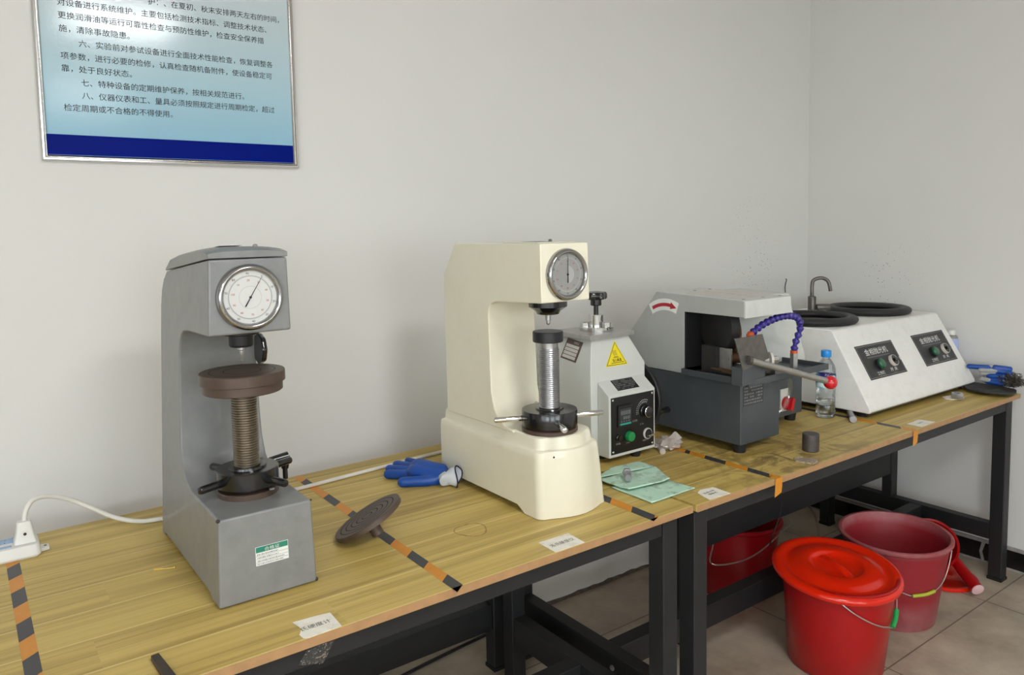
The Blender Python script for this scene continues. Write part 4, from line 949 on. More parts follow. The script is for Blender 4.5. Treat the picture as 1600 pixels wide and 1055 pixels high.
    nz = MB(); e = path[-1]; nz.ball(e+Vector((-.004, 0, -.004)), .0135, 16); nz.obox(e+Vector((-.034, .002, -.020)), (.024, 0, .004), (0, .009, 0), (-.001, 0, .004)); nz.build('hose_nozzle', M['hose_orange'], hs_)
    MB().tube([(2.390, 1.60, 1.08), (2.405, 1.60, 1.03), (2.404, 1.605, .98), (2.375, 1.615, .935), (2.33, 1.65, .915), (2.300, 1.6999, .91)], .0075, 10, 6).build('drain_tube', M['hoseclear'], t)
    MB().lathe([(.010, 1.055), (.010, 1.0822)], (2.390, 1.60, 0), (0, 0, 1), 14).build('drain_spout', M['darksteel'], t)
    # emergency switch on the rear base
    plate((2.515, 1.7008, .938), (1, 0, 0), (0, 0, 1), .05, .085, .004, 'switch_plate', M['sticker_white'], t)
    s_ = MB(); s_.lathe([(.026, 0), (.026, .010), (.020, .014), (.020, .018)], (2.522, 1.6965, .925), (0, -1, 0), 28); s_.obox((2.522, 1.672, .925), (.007, 0, .022), (0, .008, 0), (-.007, 0, .004)); s_.build('red_switch', M['redswitch'], t)
    # rating plate
    o = Vector((2.137, 1.561, 1.037)); xd = Vector((1, 0, 0)); zd = Vector((0, 0, 1))
    pl = plate(o, xd, zd, .108, .068, .0006, 'rating_plate', M['label_dark'], t); ln = MB(); random.seed(4)
    for r in range(6):
        x = -.049; yy = .026-r*.0105
        while x < .044:
            w = min(random.choice((.006, .009, .014)), .050-x); c = o+Vector((0, -.0008, 0))+xd*x+zd*yy
            if not (r < 4 and (-.034 < x < -.026 or .004 < x < .010)): ln.add([c-zd*.0026, c+xd*w-zd*.0026, c+xd*w+zd*.0026, c+zd*.0026], [(0, 1, 2, 3)])
            x += w+.003
    ln.build('plate_print', M['ink_grey'], pl, smooth=False)
    # curved arrow sticker on the cheek (arrow points forward)
    def sweep(r, rw, a0, a1, head, grow, x):
        cy, cz = 1.885, 1.195; pts_o = []; pts_i = []
        for k in range(15):
            a = math.radians(a0+(a1-a0)*k/14); pts_o.append((cy+(r+rw)*math.cos(a), cz+(r+rw)*math.sin(a))); pts_i.append((cy+(r-rw)*math.cos(a), cz+(r-rw)*math.sin(a)))
        tipa = math.radians(a1-head); hw_ = rw*2.1
        ho = (cy+(r+hw_)*math.cos(math.radians(a1)), cz+(r+hw_)*math.sin(math.radians(a1))); hi = (cy+(r-hw_)*math.cos(math.radians(a1)), cz+(r-hw_)*math.sin(math.radians(a1)))
        tip = (cy+r*math.cos(tipa), cz+r*math.sin(tipa))
        return pts_o, pts_i, ho, hi, tip
    po, pi_, ho, hi, tip = sweep(.128, .0062, 60, 100, -13, 0, 0)
    red = po+[ho, tip, hi]+pi_[::-1]
    MB().prism(red, 0, 2.0648, 2.0653).build('arrow_sticker', M['redsticker'], t, smooth=False)
    cy, cz = 1.885, 1.195; bg = []
    for k in range(20): a = math.radians(55+60*k/19); bg.append((cy+.1445*math.cos(a), cz+.150*math.sin(a)))
    for k in range(20): a = math.radians(115-60*k/19); bg.append((cy+.1125*math.cos(a), cz+.108*math.sin(a)))
    MB().prism(bg, 0, 2.0654, 2.0660).build('sticker_backing', M['sticker_white'], t, smooth=False)
    # worn plates on the roof
    for x0, x1 in ((2.11, 2.20), (2.215, 2.305)):
        fr_ = MB(); zf = lambda y: 1.3575+(y-1.5445)*.0233+.0004
        y0_, y1_ = 1.60, 1.84
        fr_.loft([[(x0, y0_, zf(y0_)), (x1, y0_, zf(y0_)), (x1, y1_, zf(y1_)), (x0, y1_, zf(y1_))], [(x0, y0_, zf(y0_)+.0008), (x1, y0_, zf(y0_)+.0008), (x1, y1_, zf(y1_)+.0008), (x0, y1_, zf(y1_)+.0008)]])
        fr_.build('roof_plate', M['label_silver'], t)
    for x, y in ((2.10, 1.575), (2.30, 1.575), (2.205, 1.575), (2.205, 1.87), (2.29, 1.87)): MB().lathe([(.006, 0), (.005, .002), (0, .003)], (x, y, 1.3575+(y-1.5445)*.0233), (0, 0, 1), 12).build('roof_screw', M['steel'], t)
cutter()

# ------------------------------------------------------------------ polisher
def polisher():
    t = thing('polishing_machine', 'white twin-disc polishing machine with two black control panels at the far corner', 'polishing machine', (3.28, 1.9, T))
    x0, x1 = 2.842, 3.722
    P = [(1.532, .862), (1.529, .872), (1.532, .884), (1.700, 1.166), (1.708, 1.172), (1.722, 1.174), (2.235, 1.174), (2.235, .862)]
    def xl(y, z): return x0-.016+.016*min(1, max(0, (z-.862)/.3))
    def xr(y, z): return x1+.010-.004*min(1, max(0, (z-.862)/.3))
    MB().prism(P, 0, xl, xr).build('housing', M['polwhite'], t, bevel=.012, seg=4)
    MB().box(x0+.01, x1-.01, 1.560, 2.22, .848, .8625).build('underframe', M['blackmatte'], t)
    for fx in (2.87, 3.68):
        for fy in (1.585, 2.19): MB().lathe([(.020, .8402), (.020, .8485)], (fx, fy, 0), (0, 0, 1), 20).build('foot', M['foot'], t)
    for cx, cy in ((3.015, 1.905), (3.512, 1.925)):
        r = .178; tor = MB(); prof = []
        for k in range(14):
            a = 2*PI*k/14; prof.append((r-.014+.026*math.cos(a), 1.191+.0175*math.sin(a)))
        tor.lathe(prof, (cx, cy, 0), (0, 0, 1), 64, False, False, True)
        rim = tor.build('bowl_rim', M['rubber_rim'], t)
        MB().lathe([(r-.030, 1.188), (r-.030, 1.1755), (0, 1.1752)], (cx, cy, 0), (0, 0, 1), 48, False, False).build('bowl', M['blackmatte'], rim)
        MB().lathe([(.118, 1.1756), (.120, 1.179), (.118, 1.181), (0, 1.181)], (cx, cy, 0), (0, 0, 1), 48).build('polishing_disc', M['mat_brown'], rim)
    # swan-neck tap between the bowls at the back
    tx, ty = 3.262, 2.06
    f = MB(); f.lathe([(.024, 1.1742), (.024, 1.180), (.018, 1.182), (.018, 1.258), (.014, 1.262)], (tx, ty, 0), (0, 0, 1), 24); fb = f.build('water_tap', M['darksteel'], t)
    MB().tube([(tx, ty, 1.258), (tx, ty, 1.315), (tx+.006, ty-.006, 1.338), (tx+.030, ty-.03, 1.347), (tx+.052, ty-.05, 1.330), (tx+.060, ty-.058, 1.285)], .0085, 14, 6).build('spout', M['darksteel'], fb)
    h = MB(); h.rcyl((tx+.016, ty-.012, 1.208), (tx+.068, ty-.05, 1.208), .0155, 20, .3); h.build('tap_handle', M['darksteel'], fb)
    # two control panels on the slope
    sl = Vector((0, .168, .282)).normalized(); xd = Vector((1, 0, 0)); n = xd.cross(sl)
    base = Vector((0, 1.532, .884))
    def on(x, z): return Vector((x, 1.532+(z-.884)*.168/.282, z))
    for k, cx in enumerate((3.076, 3.535)):
        o = on(cx, 1.0365); w, hh = .288, .1475
        pl = plate(o, xd, sl, w, hh, .0015, 'control_panel', M['panel_grey'], t)
        fr = MB(); q = o+n*.0016
        for (a0, a1, b0, b1) in ((-w/2+.004, w/2-.004, hh/2-.0065, hh/2-.005), (-w/2+.004, w/2-.004, -hh/2+.005, -hh/2+.0065), (-w/2+.004, -w/2+.006, -hh/2+.005, hh/2-.005), (w/2-.006, w/2-.004, -hh/2+.005, hh/2-.005)):
            fr.add([q+xd*a0+sl*b0, q+xd*a1+sl*b0, q+xd*a1+sl*b1, q+xd*a0+sl*b1], [(0, 1, 2, 3)])
        fr.build('panel_border', M['pale_ink'], pl, smooth=False)
        textmesh([('金相抛光机', -.007, .029, .030, .174, 'c')], q, xd, sl, 'panel_title', M['white_ink'], pl, ext=.0002, bold=.004)
        textmesh([('工作灯', -.050, -.0600, .0165, .056, 'c'), ('开 关', .055, -.0560, .0165, .054, 'c')], q, xd, sl, 'panel_text', M['white_ink'], pl, ext=.0002, bold=.01)
        bl = MB(); random.seed(2+k)
        for (a0, a1, b0, hgt) in ((-.092, .080, .0175, .0042), (-.070, -.022, -.0660, .0022), (.040, .072, -.0640, .0022)):
            x = a0
            while x < a1:
                ww = random.uniform(.003, .006); bl.add([q+xd*x+sl*(b0-hgt/2), q+xd*(x+ww)+sl*(b0-hgt/2), q+xd*(x+ww)+sl*(b0+hgt/2), q+xd*x+sl*(b0+hgt/2)], [(0, 1, 2, 3)]); x += ww+.0015
        bl.build('small_print', M['ink_grey'], pl, smooth=False)
        c = o+n*.0015+xd*-.036+sl*-.0185
        c1 = MB().lathe([(.023, 0), (.023, .010)], c, n, 28).build('lamp_base', M['blackmatte'], pl)
        MB().lathe([(.021, .010), (.0205, .017), (.017, .021), (0, .022)], c, n, 28).build('green_lamp', M['green_dark'], pl)
        c = o+n*.0015+xd*.074+sl*-.0155
        sw = MB().lathe([(.0245, 0), (.0245, .010), (.022, .014), (.0205, .012)], c, n, 32, True, False).build('rotary_switch', M['label_silver'], pl)
        MB().lathe([(.0208, .004), (.0208, .013), (0, .014)], c, n, 28).build('switch_cap', M['blackgloss'], pl)
        MB().obox(c+n*.018+xd*.004, xd*.019, sl*.006, n*.006).build('switch_lever', M['blackgloss'], pl, bevel=.002)
        MB().obox(c+n*.0243+xd*.0195, xd*.0015, sl*.008, n*.0004).build('pointer_mark', M['white_ink'], pl)
polisher()

# ------------------------------------------------------------------ power strip, cables
def power_strip():
    t = thing('power_strip', 'white power strip with blue sockets at the left end of the bench', 'power strip', (-0.05, 2.16, T))
    x0, x1, y0, y1 = -0.24, 0.128, 2.120, 2.212
    rs = []
    for z, i in ((T+.0008, .003), (T+.006, 0), (T+.026, .002), (T+.031, .005)): rs.append([(x, y, z) for x, y in rrect(x0+i, x1-i, y0+i, y1-i, .014)])
    MB().loft(rs).build('strip_body', M['white_pl'], t)
    e = MB(); e.prism([(x1-.002, 2.146), (x1+.018, 2.150), (x1+.018, 2.172), (x1-.002, 2.180)], 2, T+.0008, T+.010); m_ = e.build('mount_tab', M['white_pl'], t, bevel=.002)
    MB().lathe([(.0035, T+.0101), (.0035, T+.0105)], (x1+.010, 2.162, 0), (0, 0, 1), 12).build('screw_hole', M['blackmatte'], m_)
    for k in range(4):
        xx = 0.116-k*.075
        if k == 0: plate((0.105, 2.192, T+.031), (1, 0, 0), (0, 1, 0), .026, .030, .0006, 'socket_plate', M['lightblue'], t); continue
        so = plate((xx+.005, 2.188, T+.031), (1, 0, 0), (0, 1, 0), .060, .036, .0006, 'socket_plate', M['lightblue'], t)
        sb = plate((xx+.000, 2.146, T+.031), (1, 0, 0), (0, 1, 0), .056, .014, .0006, 'socket_plate', M['lightblue'], t)
        h = MB()
        for dx, dy, a in ((-.010, -.012, 0), (.000, -.012, 0), (.010, -.012, 0), (-.010, .008, .6), (.012, .008, -.6)):
            c = Vector((xx+.005+dx, 2.188+dy, T+.0318)); d = Vector((math.cos(a+PI/2), math.sin(a+PI/2), 0)); p = Vector((-d.y, d.x, 0)); h.add([c-d*.003-p*.0009, c+d*.003-p*.0009, c+d*.003+p*.0009, c-d*.003+p*.0009], [(0, 1, 2, 3)])
        h.build('socket_slots', M['blackmatte'], so, smooth=False)
    MB().lathe([(.002, T+.0312), (.002, T+.0320), (0, T+.0321)], (0.112, 2.165, 0), (0, 0, 1), 10).build('indicator_lamp', M['redswitch'], t)
    # plug with its cord
    q = thing('plugged_cord', 'white plug in the power strip with thick cord arching behind the grey tester', 'cord', (0.098, 2.162, T+.031))
    pb = MB(); c = Vector((0.097, 2.160, 0))
    pr = []
    for z, w, d in ((T+.0318, .0235, .020), (T+.037, .0230, .0195), (T+.055, .0185, .016), (T+.079, .0150, .0125), (T+.083, .0135, .011)): pr.append([(c.x+x, c.y+y, z) for x, y in rrect(-w, w, -d, d, .006)])
    pb.loft(pr).build('plug', M['white_pl'], q)
    MB().lathe([(.0095, 0), (.0095, .0012)], (0.097, 2.1435, T+.055), (0, -1, .18), 20).build('plug_recess', M['cable'], q)
    MB().lathe([(.0036, 0), (.0036, .002)], (0.097, 2.1437, T+.055), (0, -1, .18), 12).build('plug_screw', M['blackmatte'], q)
    MB().tube([(0.098, 2.162, T+.080), (0.103, 2.167, T+.104), (0.117, 2.178, T+.122), (0.140, 2.192, T+.124), (0.170, 2.205, T+.114), (0.208, 2.215, T+.092), (0.250, 2.215, T+.062), (0.300, 2.205, T+.028), (0.350, 2.190, T+.010), (0.400, 2.178, T+.0062), (0.56, 2.150, T+.0062), (0.62, 2.13, T+.0062)], .0058, 12, 5).build('cord', M['cable'], q)
    o = MB().tube([(0.70, 2.165, T+.0062), (0.82, 2.176, T+.0062), (0.95, 2.190, T+.0062), (1.08, 2.202, T+.0062), (1.20, 2.213, T+.0062), (1.305, 2.222, T+.0062), (1.45, 2.23, T+.0062)], .0058, 12, 5).build('power_cable', M['cable'])
    tag(o, 'white cable lying straight along the back of the bench between both testers', 'cable')
power_strip()

# ------------------------------------------------------------------ loose anvil disc
def loose_disc():
    R, th, L, rs = .0915, .013, .042, .0155
    tilt = math.atan2(L+th*.0, R-rs)
    low = Vector((-.83, .55, 0)).normalized(); side = Vector((0, 0, 1)).cross(low)
    # axis of the disc (up) leans towards the low side
    ax = Vector((0, 0, 1))*math.cos(tilt)+low*math.sin(tilt); e = low*math.cos(tilt)-Vector((0, 0, 1))*math.sin(tilt)  # direction from centre to the low rim
    rimpt = Vector((0.735, 1.765, T+.0006))
    c = rimpt-e*R   # centre of the under face
    t = thing('anvil_plate', 'loose brown round anvil plate tipped on its stem across the tape line', 'anvil plate', rimpt)
    d = MB(); d.lathe([(0, 0), (R-.001, 0), (R, .001), (R, th-.001), (R-.001, th), (0, th)], c, ax, 72); pl = d.build('plate', M['brown'], t, angle=30)
    g = MB()
    for r in (.014, .030, .045, .060, .075): g.lathe([(r-.0015, th+.0002), (r+.0015, th+.0002)], c, ax, 64, False, False)
    g.build('groove', M['brown_groove'], pl, smooth=False)
    s = MB(); s.lathe([(rs, -L+.001), (rs, .0)], c, ax, 28); s.build('stem', M['brown'], t)
loose_disc()

# ------------------------------------------------------------------ gloves
def blob(name, mat, parent, caps, vox=.0032, smooth=8):
    """one continuous skin over capsules (p0, p1, r0, r1, flatten)"""
    mb = MB()
    for p0, p1, r0, r1, fl in caps:
        p0, p1 = Vector(p0), Vector(p1); d = (p1-p0); L = d.length; prof = []
        for k in range(7): a = PI/2*k/6; prof.append((r0*math.sin(a), -r0*math.cos(a)))
        for k in range(1, 7): a = PI/2*k/6; prof.append((r1*math.cos(a), L+r1*math.sin(a)))
        tmp = MB(); tmp.lathe(prof, p0, d, 18)
        zc = lambda z: z
        if fl != 1:
            for i, v in enumerate(tmp.v):
                u = max(0, min(1, (v-p0).dot(d)/(L*L+1e-9))); zc_ = p0.z+(p1.z-p0.z)*u
                tmp.v[i] = Vector((v.x, v.y, zc_+(v.z-zc_)*fl))
        mb.add(tmp.v, tmp.f)
    o = mb.build(name, mat, parent)
    r = o.modifiers.new('remesh', 'REMESH'); r.mode = 'VOXEL'; r.voxel_size = vox; r.use_smooth_shade = True
    s = o.modifiers.new('smooth', 'SMOOTH'); s.factor = .6; s.iterations = smooth
    return o
def glove_left():
    t = thing('work_glove', 'blue coated work glove lying palm up beside the cream tester', 'glove', (1.15, 2.03, T))
    z = T+.0145
    W_ = Vector((1.155, 2.005, T+.022))
    caps = [((1.115, 2.035, z+.012), (1.155, 1.965, z+.009), .034, .028, .72), ((1.140, 2.065, z+.013), (1.166, 1.990, z+.012), .034, .029, .76),
            ((1.128, 2.05, z+.017), (1.160, 1.985, z+.016), .032, .030, .8)]
    fing = [((1.030, 2.014, z), (1.105, 2.018, z), .0150, .0165), ((1.049, 2.094, z+.002), (1.118, 2.045, z+.002), .0135, .016), ((1.084, 2.145, z+.003), (1.135, 2.075, z+.003), .0125, .0155), ((1.135, 2.160, z+.003), (1.160, 2.10, z+.003), .0115, .0145)]
    fing[0] = ((1.046, 2.100, z), (1.112, 2.035, z+.001), .0150, .0170)
    fing[1] = ((1.072, 2.142, z+.001), (1.128, 2.058, z+.003), .0140, .0165)
    fing[2] = ((1.112, 2.170, z+.001), (1.148, 2.078, z+.003), .0135, .016)
    fing[3] = ((1.158, 2.178, z+.002), (1.170, 2.09, z+.003), .0120, .015)
    for a, b, r0, r1 in fing: caps.append((a, b, r0, r1, 1))
    caps.append(((1.045, 2.005, z), (1.110, 1.968, z), .0155, .018, 1)); caps.append(((1.110, 1.968, z), (1.160, 1.955, z+.002), .018, .022, .9))
    blob('coated_hand', M['blueglove'], t, caps)
    # knitted cuff, crumpled, standing open at its end
    rings = []
    ax = Vector((.35, -.94, 0)).normalized(); sd = Vector((.80, .60, 0)).normalized()
    path = [((1.160, 1.972, T+.020), .028, .014, 0), ((1.152, 1.950, T+.021), .026, .016, .004), ((1.150, 1.934, T+.023), .024, .019, -.006), ((1.160, 1.918, T+.028), .022, .025, .005), ((1.174, 1.896, T+.033), .020, .031, .0)]
    for (c, w, h, ph) in path:
        c = Vector(c); ring = []
        for k in range(32):
            a = 2*PI*k/32; wr = 1+.07*math.sin(3*a+c.y*160)
            ring.append(Vector((c.x, c.y, 0))+sd*(w*math.cos(a)*wr+ph)+ax*(.006*math.sin(2*a+c.y*90))+Vector((0, 0, max(T+.0012, c.z+h*math.sin(a)*wr))))
        rings.append(ring)
    mb = MB(); mb.loft(rings, True, False, False); cf = mb.build('knit_cuff', M['knit'], t)
    so = cf.modifiers.new('thick', 'SOLIDIFY'); so.thickness = .002
    MB().tube(rings[-1]+[rings[-1][0]], .0022, 8, 1).build('cuff_hem', M['hem'], t)
glove_left()
def glove_right(label, pts, cuff, knuckles):
    t = thing('work_glove', label, 'glove', pts[0][0], 'blue gloves heaped at the right wall')
    caps = [(a, b, r0, r1, f) for a, b, r0, r1, f in pts]
    blob('coated_hand', M['blueglove'], t, caps, .0035, 6)
    blob('knit_back', M['knit_grey'], t, cuff, .0035, 6)
    return t
# ------------------------------------------------------------------ things heaped at the far right of the bench
def heap():
    # black pad (floppy disc of cloth)
    c = Vector((3.672, 1.446, T)); rings = []
    def h(a, r): return T+.0015+.010*(1+noise.noise(Vector((math.cos(a)*1.6, math.sin(a)*1.6, r*9))))*min(1, r/.05)
    n = 60; vs = []; fs = []
    R = lambda a: .108+.006*math.sin(2*a+.5)
    top = [[Vector((c.x+R(2*PI*k/n)*s*math.cos(2*PI*k/n)*.86, c.y+R(2*PI*k/n)*s*math.sin(2*PI*k/n), h(2*PI*k/n, R(0)*s)+.010)) for k in range(n)] for s in (.02, .25, .5, .75, .92, 1.0)]
    bot = [[p-Vector((0, 0, .007)) for p in r] for r in top[::-1]]
    MB_ = MB(); MB_.loft(top+bot); o = MB_.build('polishing_cloth', M['pad'], angle=60); tag(o, 'round black polishing cloth lying under the heaped gloves at the right bench end', 'cloth')
    o = None
    z = T+.026
    t1 = glove_right('upper blue and grey work glove on top of the heap by the right wall', [((3.705, 1.545, z+.075), (3.735, 1.48, z+.075), .013, .014, .9), ((3.745, 1.455, z+.078), (3.775, 1.405, z+.074), .012, .011, 1), ((3.735, 1.48, z+.066), (3.765, 1.40, z+.056), .013, .012, 1)], [((3.742, 1.475, z+.079), (3.757, 1.437, z+.077), .0122, .0122, .9), ((3.715, 1.50, z+.063), (3.75, 1.44, z+.062), .012, .0118, .9)], None)
    t2 = glove_right('lower blue work glove squeezed between polisher and steel wool', [((3.725, 1.475, z+.014), (3.735, 1.415, z+.010), .013, .0125, 1), ((3.732, 1.470, z+.038), (3.750, 1.405, z+.040), .014, .0135, 1)], [((3.722, 1.497, z+.048), (3.742, 1.458, z+.052), .0115, .0125, .9), ((3.716, 1.495, z+.022), (3.722, 1.47, z+.020), .0125, .012, .9)], None)
    # steel wool
    random.seed(21); mb = MB()
    for k in range(330):
        p = Vector((3.738+random.gauss(0, .022), 1.378+random.gauss(0, .017), T+.036+abs(random.gauss(.013, .013))))
        if p.x > 3.80 or p.y < 1.33: continue
        pts = [p]; d = Vector((random.gauss(0, 1), random.gauss(0, 1), random.gauss(0, .6))).normalized()
        for j in range(7):
            d = (d+Vector((random.gauss(0, .9), random.gauss(0, .9), random.gauss(0, .6)))).normalized(); q = pts[-1]+d*.005
            q.z = max(q.z, T+.0305); q.x = min(q.x, 3.815); pts.append(q)
        mb.tube(pts, .0012, 4, 2, False)
    o = mb.build('steel_wool', M['scrap']); tag(o, 'tangled grey steel wool clump at the far right end of the bench', 'steel wool')
    # hex nut on a scrap of paper
    mb = MB(); random.seed(2); pp = []
    for k in range(11): a = 2*PI*k/11; r = .052*random.uniform(.7, 1.1); pp.append((3.455+r*1.1*math.cos(a), 1.500+r*.75*math.sin(a)))
    mb.loft([[(x, y, T+.0004) for x, y in pp], [(x, y, T+.0014+.004*random.random()) for x, y in pp]]); o = mb.build('paper_scrap', M['paper']); tag(o, 'crumpled scrap of white paper under the hex nut', 'paper')
    nt = MB(); nt.lathe([(.0125, .0), (.024, .0), (.025, .002), (.025, .020), (.024, .022), (.0125, .022)], (3.437, 1.478, T+.0056), (0, 0, 1), 6, False, False, True); o = nt.build('hex_nut', M['bolt'], angle=25); tag(o, 'large grey hex nut on crumpled paper at the polisher\'s right front', 'nut')
    # spray can
    t = thing('spray_can', 'pale blue spray can with white cap standing behind the polisher', 'spray can', (3.778, 1.66, T))
    MB().lathe([(.031, .001), (.032, .003), (.032, .205), (.030, .210), (.031, .212)], (3.778, 1.66, T), (0, 0, 1), 40).build('can_body', M['spray'], t)
    MB().lathe([(.031, .2122), (.027, .222), (.020, .228)], (3.778, 1.66, T), (0, 0, 1), 36).build('can_shoulder', M['steel'], t)
    MB().lathe([(.019, .2282), (.019, .246), (.017, .250), (0, .2505)], (3.778, 1.66, T), (0, 0, 1), 30).build('spray_cap', M['spray_edge'], t)
heap()

# ------------------------------------------------------------------ green cloth, bolt, bag
def cloth():
    t = thing('cleaning_cloth', 'grubby folded mint green cloth right of the cream tester', 'cloth', (1.61, 1.56, T))
    def patch(A, B, C_, D, z0, amp, name, th, seed, n=28, roll=None):
        vs = []; fs = []
        for i in range(n+1):
            for j in range(n+1):
                u, v = i/n, j/n; p = (Vector(A)*(1-u)+Vector(B)*u)*(1-v)+(Vector(D)*(1-u)+Vector(C_)*u)*v
                e = 1.0; z = z0+amp*(.5+.5*noise.noise(Vector((p.x*28, p.y*28, seed))))*e
                if roll: z += roll(u, v)
                vs.append((p.x, p.y, z))
        for i in range(n):
            for j in range(n): a = i*(n+1)+j; fs.append((a, a+n+1, a+n+2, a+1))
        o = MB().add(vs, fs).build(name, M['cloth'], t, angle=80)
        s = o.modifiers.new('thick', 'SOLIDIFY'); s.thickness = th; s.offset = -1
        return o
    patch((1.518, 1.600), (1.515, 1.436), (1.700, 1.440), (1.690, 1.560), T+.0045, .002, 'lower_layer', .003, 1)
    patch((1.521, 1.672), (1.523, 1.532), (1.676, 1.515), (1.740, 1.640), T+.0115, .004, 'folded_layer', .0035, 5, roll=lambda u, v: .004*math.exp(-((u-1)/.15)**2)+.004*math.exp(-((v-.97)/.1)**2)-.0055*max(0, (.14-u)/.14))
    patch((1.521, 1.672), (1.740, 1.640), (1.744, 1.704), (1.632, 1.716), T+.0105, .004, 'back_flap', .0035, 9)
    b = thing('steel_bolt', 'small grey bolt standing on the green cloth', 'bolt', (1.585, 1.566, T+.022))
    d = Vector((-.62, -.75, -.06)).normalized()
    c = Vector((1.588, 1.604, T+.0300))
    MB().lathe([(.0105, 0), (.0105, .036), (.0098, .038)], c, d, 20).build('shank', M['bolt'], b)
    MB().lathe([(.0140, -.010), (.0145, -.008), (.0145, 0)], c, d, 6).build('bolt_head', M['bolt'], b, angle=25)
cloth()
def bag():
    mb = MB(); n = 36; rings = []
    c = Vector((1.955, 1.775, T))
    for i in range(15):
        ph = PI*i/14; ring = []
        for k in range(n):
            a = 2*PI*k/n; d = Vector((math.sin(ph)*math.cos(a), math.sin(ph)*math.sin(a), math.cos(ph)))
            f = 1+.45*noise.noise(d*2.6+Vector((3, 1, 7)))+.22*noise.noise(d*7)
            p = Vector((d.x*.060*f+.012*d.y, d.y*.040*f, d.z*.019*f+.019))
            p.z += .026*max(0, math.exp(-((p.x-.022)**2+(p.y+.012)**2)/.00012))*(1 if d.z > 0 else 0)
            p.z = max(p.z, .001); ring.append(c+p)
        rings.append(ring)
    mb.loft(rings)
    # twisted tail to the left
    mb.tube([c+Vector((-.035, .0, .012)), c+Vector((-.05, -.010, .010)), c+Vector((-.058, -.024, .010)), c+Vector((-.070, -.040, .009))], lambda u: .009+.003*math.sin(9*u), 9, 4)
    o = mb.build('plastic_bag', M['bag'], angle=25); tag(o, 'small crumpled translucent plastic bag between press and cutter', 'bag')
bag()
# ------------------------------------------------------------------ small things on the benches
o = MB().lathe([(.0262, .0005), (.0272, .0015), (.0272, .0585), (.0262, .0595), (0, .0595)], (2.296, 1.447, T), (0, 0, 1), 44).build('steel_cylinder', M['lead']); tag(o, 'short dark steel cylinder standing in front of the cutter', 'steel cylinder')
d = Vector((-.118, -.085, 0)).normalized(); c = Vector((2.850, 1.628, T+.0135))
o = MB().lathe([(.0105, .0), (.0112, .002), (.0112, .115), (.0132, .1155), (.0132, .134), (.0125, .1355), (0, .1357)], c, d, 28).build('steel_pin', M['bolt']); tag(o, 'grey round pin lying by the polisher\'s left front corner', 'pin')
mb = MB(); random.seed(9); top = []
A = [Vector(p) for p in ((2.152, 1.424), (2.178, 1.424), (2.214, 1.362), (2.196, 1.3565), (2.160, 1.357))]
A = [Vector((2.150, 1.408)), Vector((2.170, 1.428)), Vector((2.196, 1.420)), Vector((2.214, 1.372)), Vector((2.200, 1.358)), Vector((2.166, 1.356)), Vector((2.156, 1.384))]
pp = []
for i in range(len(A)):
    for k in range(4): p = A[i].lerp(A[(i+1) % len(A)], k/4); pp.append((p.x+random.uniform(-.002, .002), max(1.3515, p.y+random.uniform(-.002, .002))))
mb.loft([[(x, y, T+.0004) for x, y in pp], [(x, y, T+.0025+random.uniform(0, .004)) for x, y in pp]])
o = mb.build('foil_scrap', simple('pale_crumpled_foil', rgb(176, 160, 140), .4, metal=.3, var=.3, scale=120, bump=.8, bscale=250), smooth=False); tag(o, 'crumpled pale scrap at the bench edge below the steel cylinder', 'scrap')
# dark bar on the near edge
o = MB().loft([[(0.242, 1.461, T+.0005), (0.256, 1.463, T+.0005), (0.270, 1.30, T+.0005), (0.250, 1.30, T+.0005)], [(0.2425, 1.461, T+.010), (0.256, 1.463, T+.010), (0.272, 1.30, T+.010), (0.2515, 1.30, T+.010)]]).build('steel_bar', M['mat_brown'], bevel=.0008); tag(o, 'dark flat steel bar sticking over the bench edge at lower left', 'bar')
# brass pin
t = thing('brass_probe', 'tiny brass rod with forked end lying left of the grey tester', 'brass rod', (0.35, 1.85, T))
MB().obox((0.334, 1.859, T+.0022), (.007, -.004, 0), (.001, .0018, 0), (0, 0, .0018)).build('flat_end', M['brass'], t)
MB().tube([(0.338, 1.856, T+.0022), (0.352, 1.848, T+.0022), (0.365, 1.842, T+.0026)], .0013, 8, 3).build('rod', M['brass'], t)
MB().ball((0.366, 1.8415, T+.0032), .0028, 12).build('tip', M['brass'], t)
# clear film hanging from the bench edge
mb = MB(); n = 8; vs = []; fs = []
Q = [Vector((0.492, 1.3525, .8205)), Vector((0.548, 1.3525, .8215)), Vector((0.522, 1.350, .785)), Vector((0.474, 1.350, .798))]
for i in range(n+1):
    for j in range(n+1):
        u, v = i/n, j/n; p = (Q[0]*(1-u)+Q[1]*u)*(1-v)+(Q[3]*(1-u)+Q[2]*u)*v; p.y -= .004*abs(noise.noise(Vector((u*5, v*5, 2))))*v; vs.append(p)
for i in range(n):
    for j in range(n): a = i*(n+1)+j; fs.append((a, a+n+1, a+n+2, a+1))
o = mb.add(vs, fs).build('clear_tape', M['film'], angle=10); tag(o, 'shiny clear tape hanging from the bench edge under the torn label', 'tape')
# coffee-ring stain belongs to the bench top
s_ = bpy.data.objects['tabletop']
st = MB(); random.seed(1)
cx, cy = 1.026, 1.60
n = 64; ring = []
for k in range(n):
    a = 2*PI*k/n; r = .041+.003*math.sin(3*a); w = .0042*(0.3+abs(noise.noise(Vector((math.cos(a)*2, math.sin(a)*2, 4)))))
    ring += [Vector((cx+(r-w)*math.cos(a), cy+(r-w)*math.sin(a), T+.0002)), Vector((cx+(r+w)*math.cos(a), cy+(r+w)*math.sin(a), T+.0002))]
st.add(ring, [(2*k, 2*k+1, (2*k+3) % (2*n), (2*k+2) % (2*n)) for k in range(n)])
st.build('ring_stain', simple('tea_ring', rgb(160, 124, 66), .5, var=.2, scale=60), s_, smooth=False)

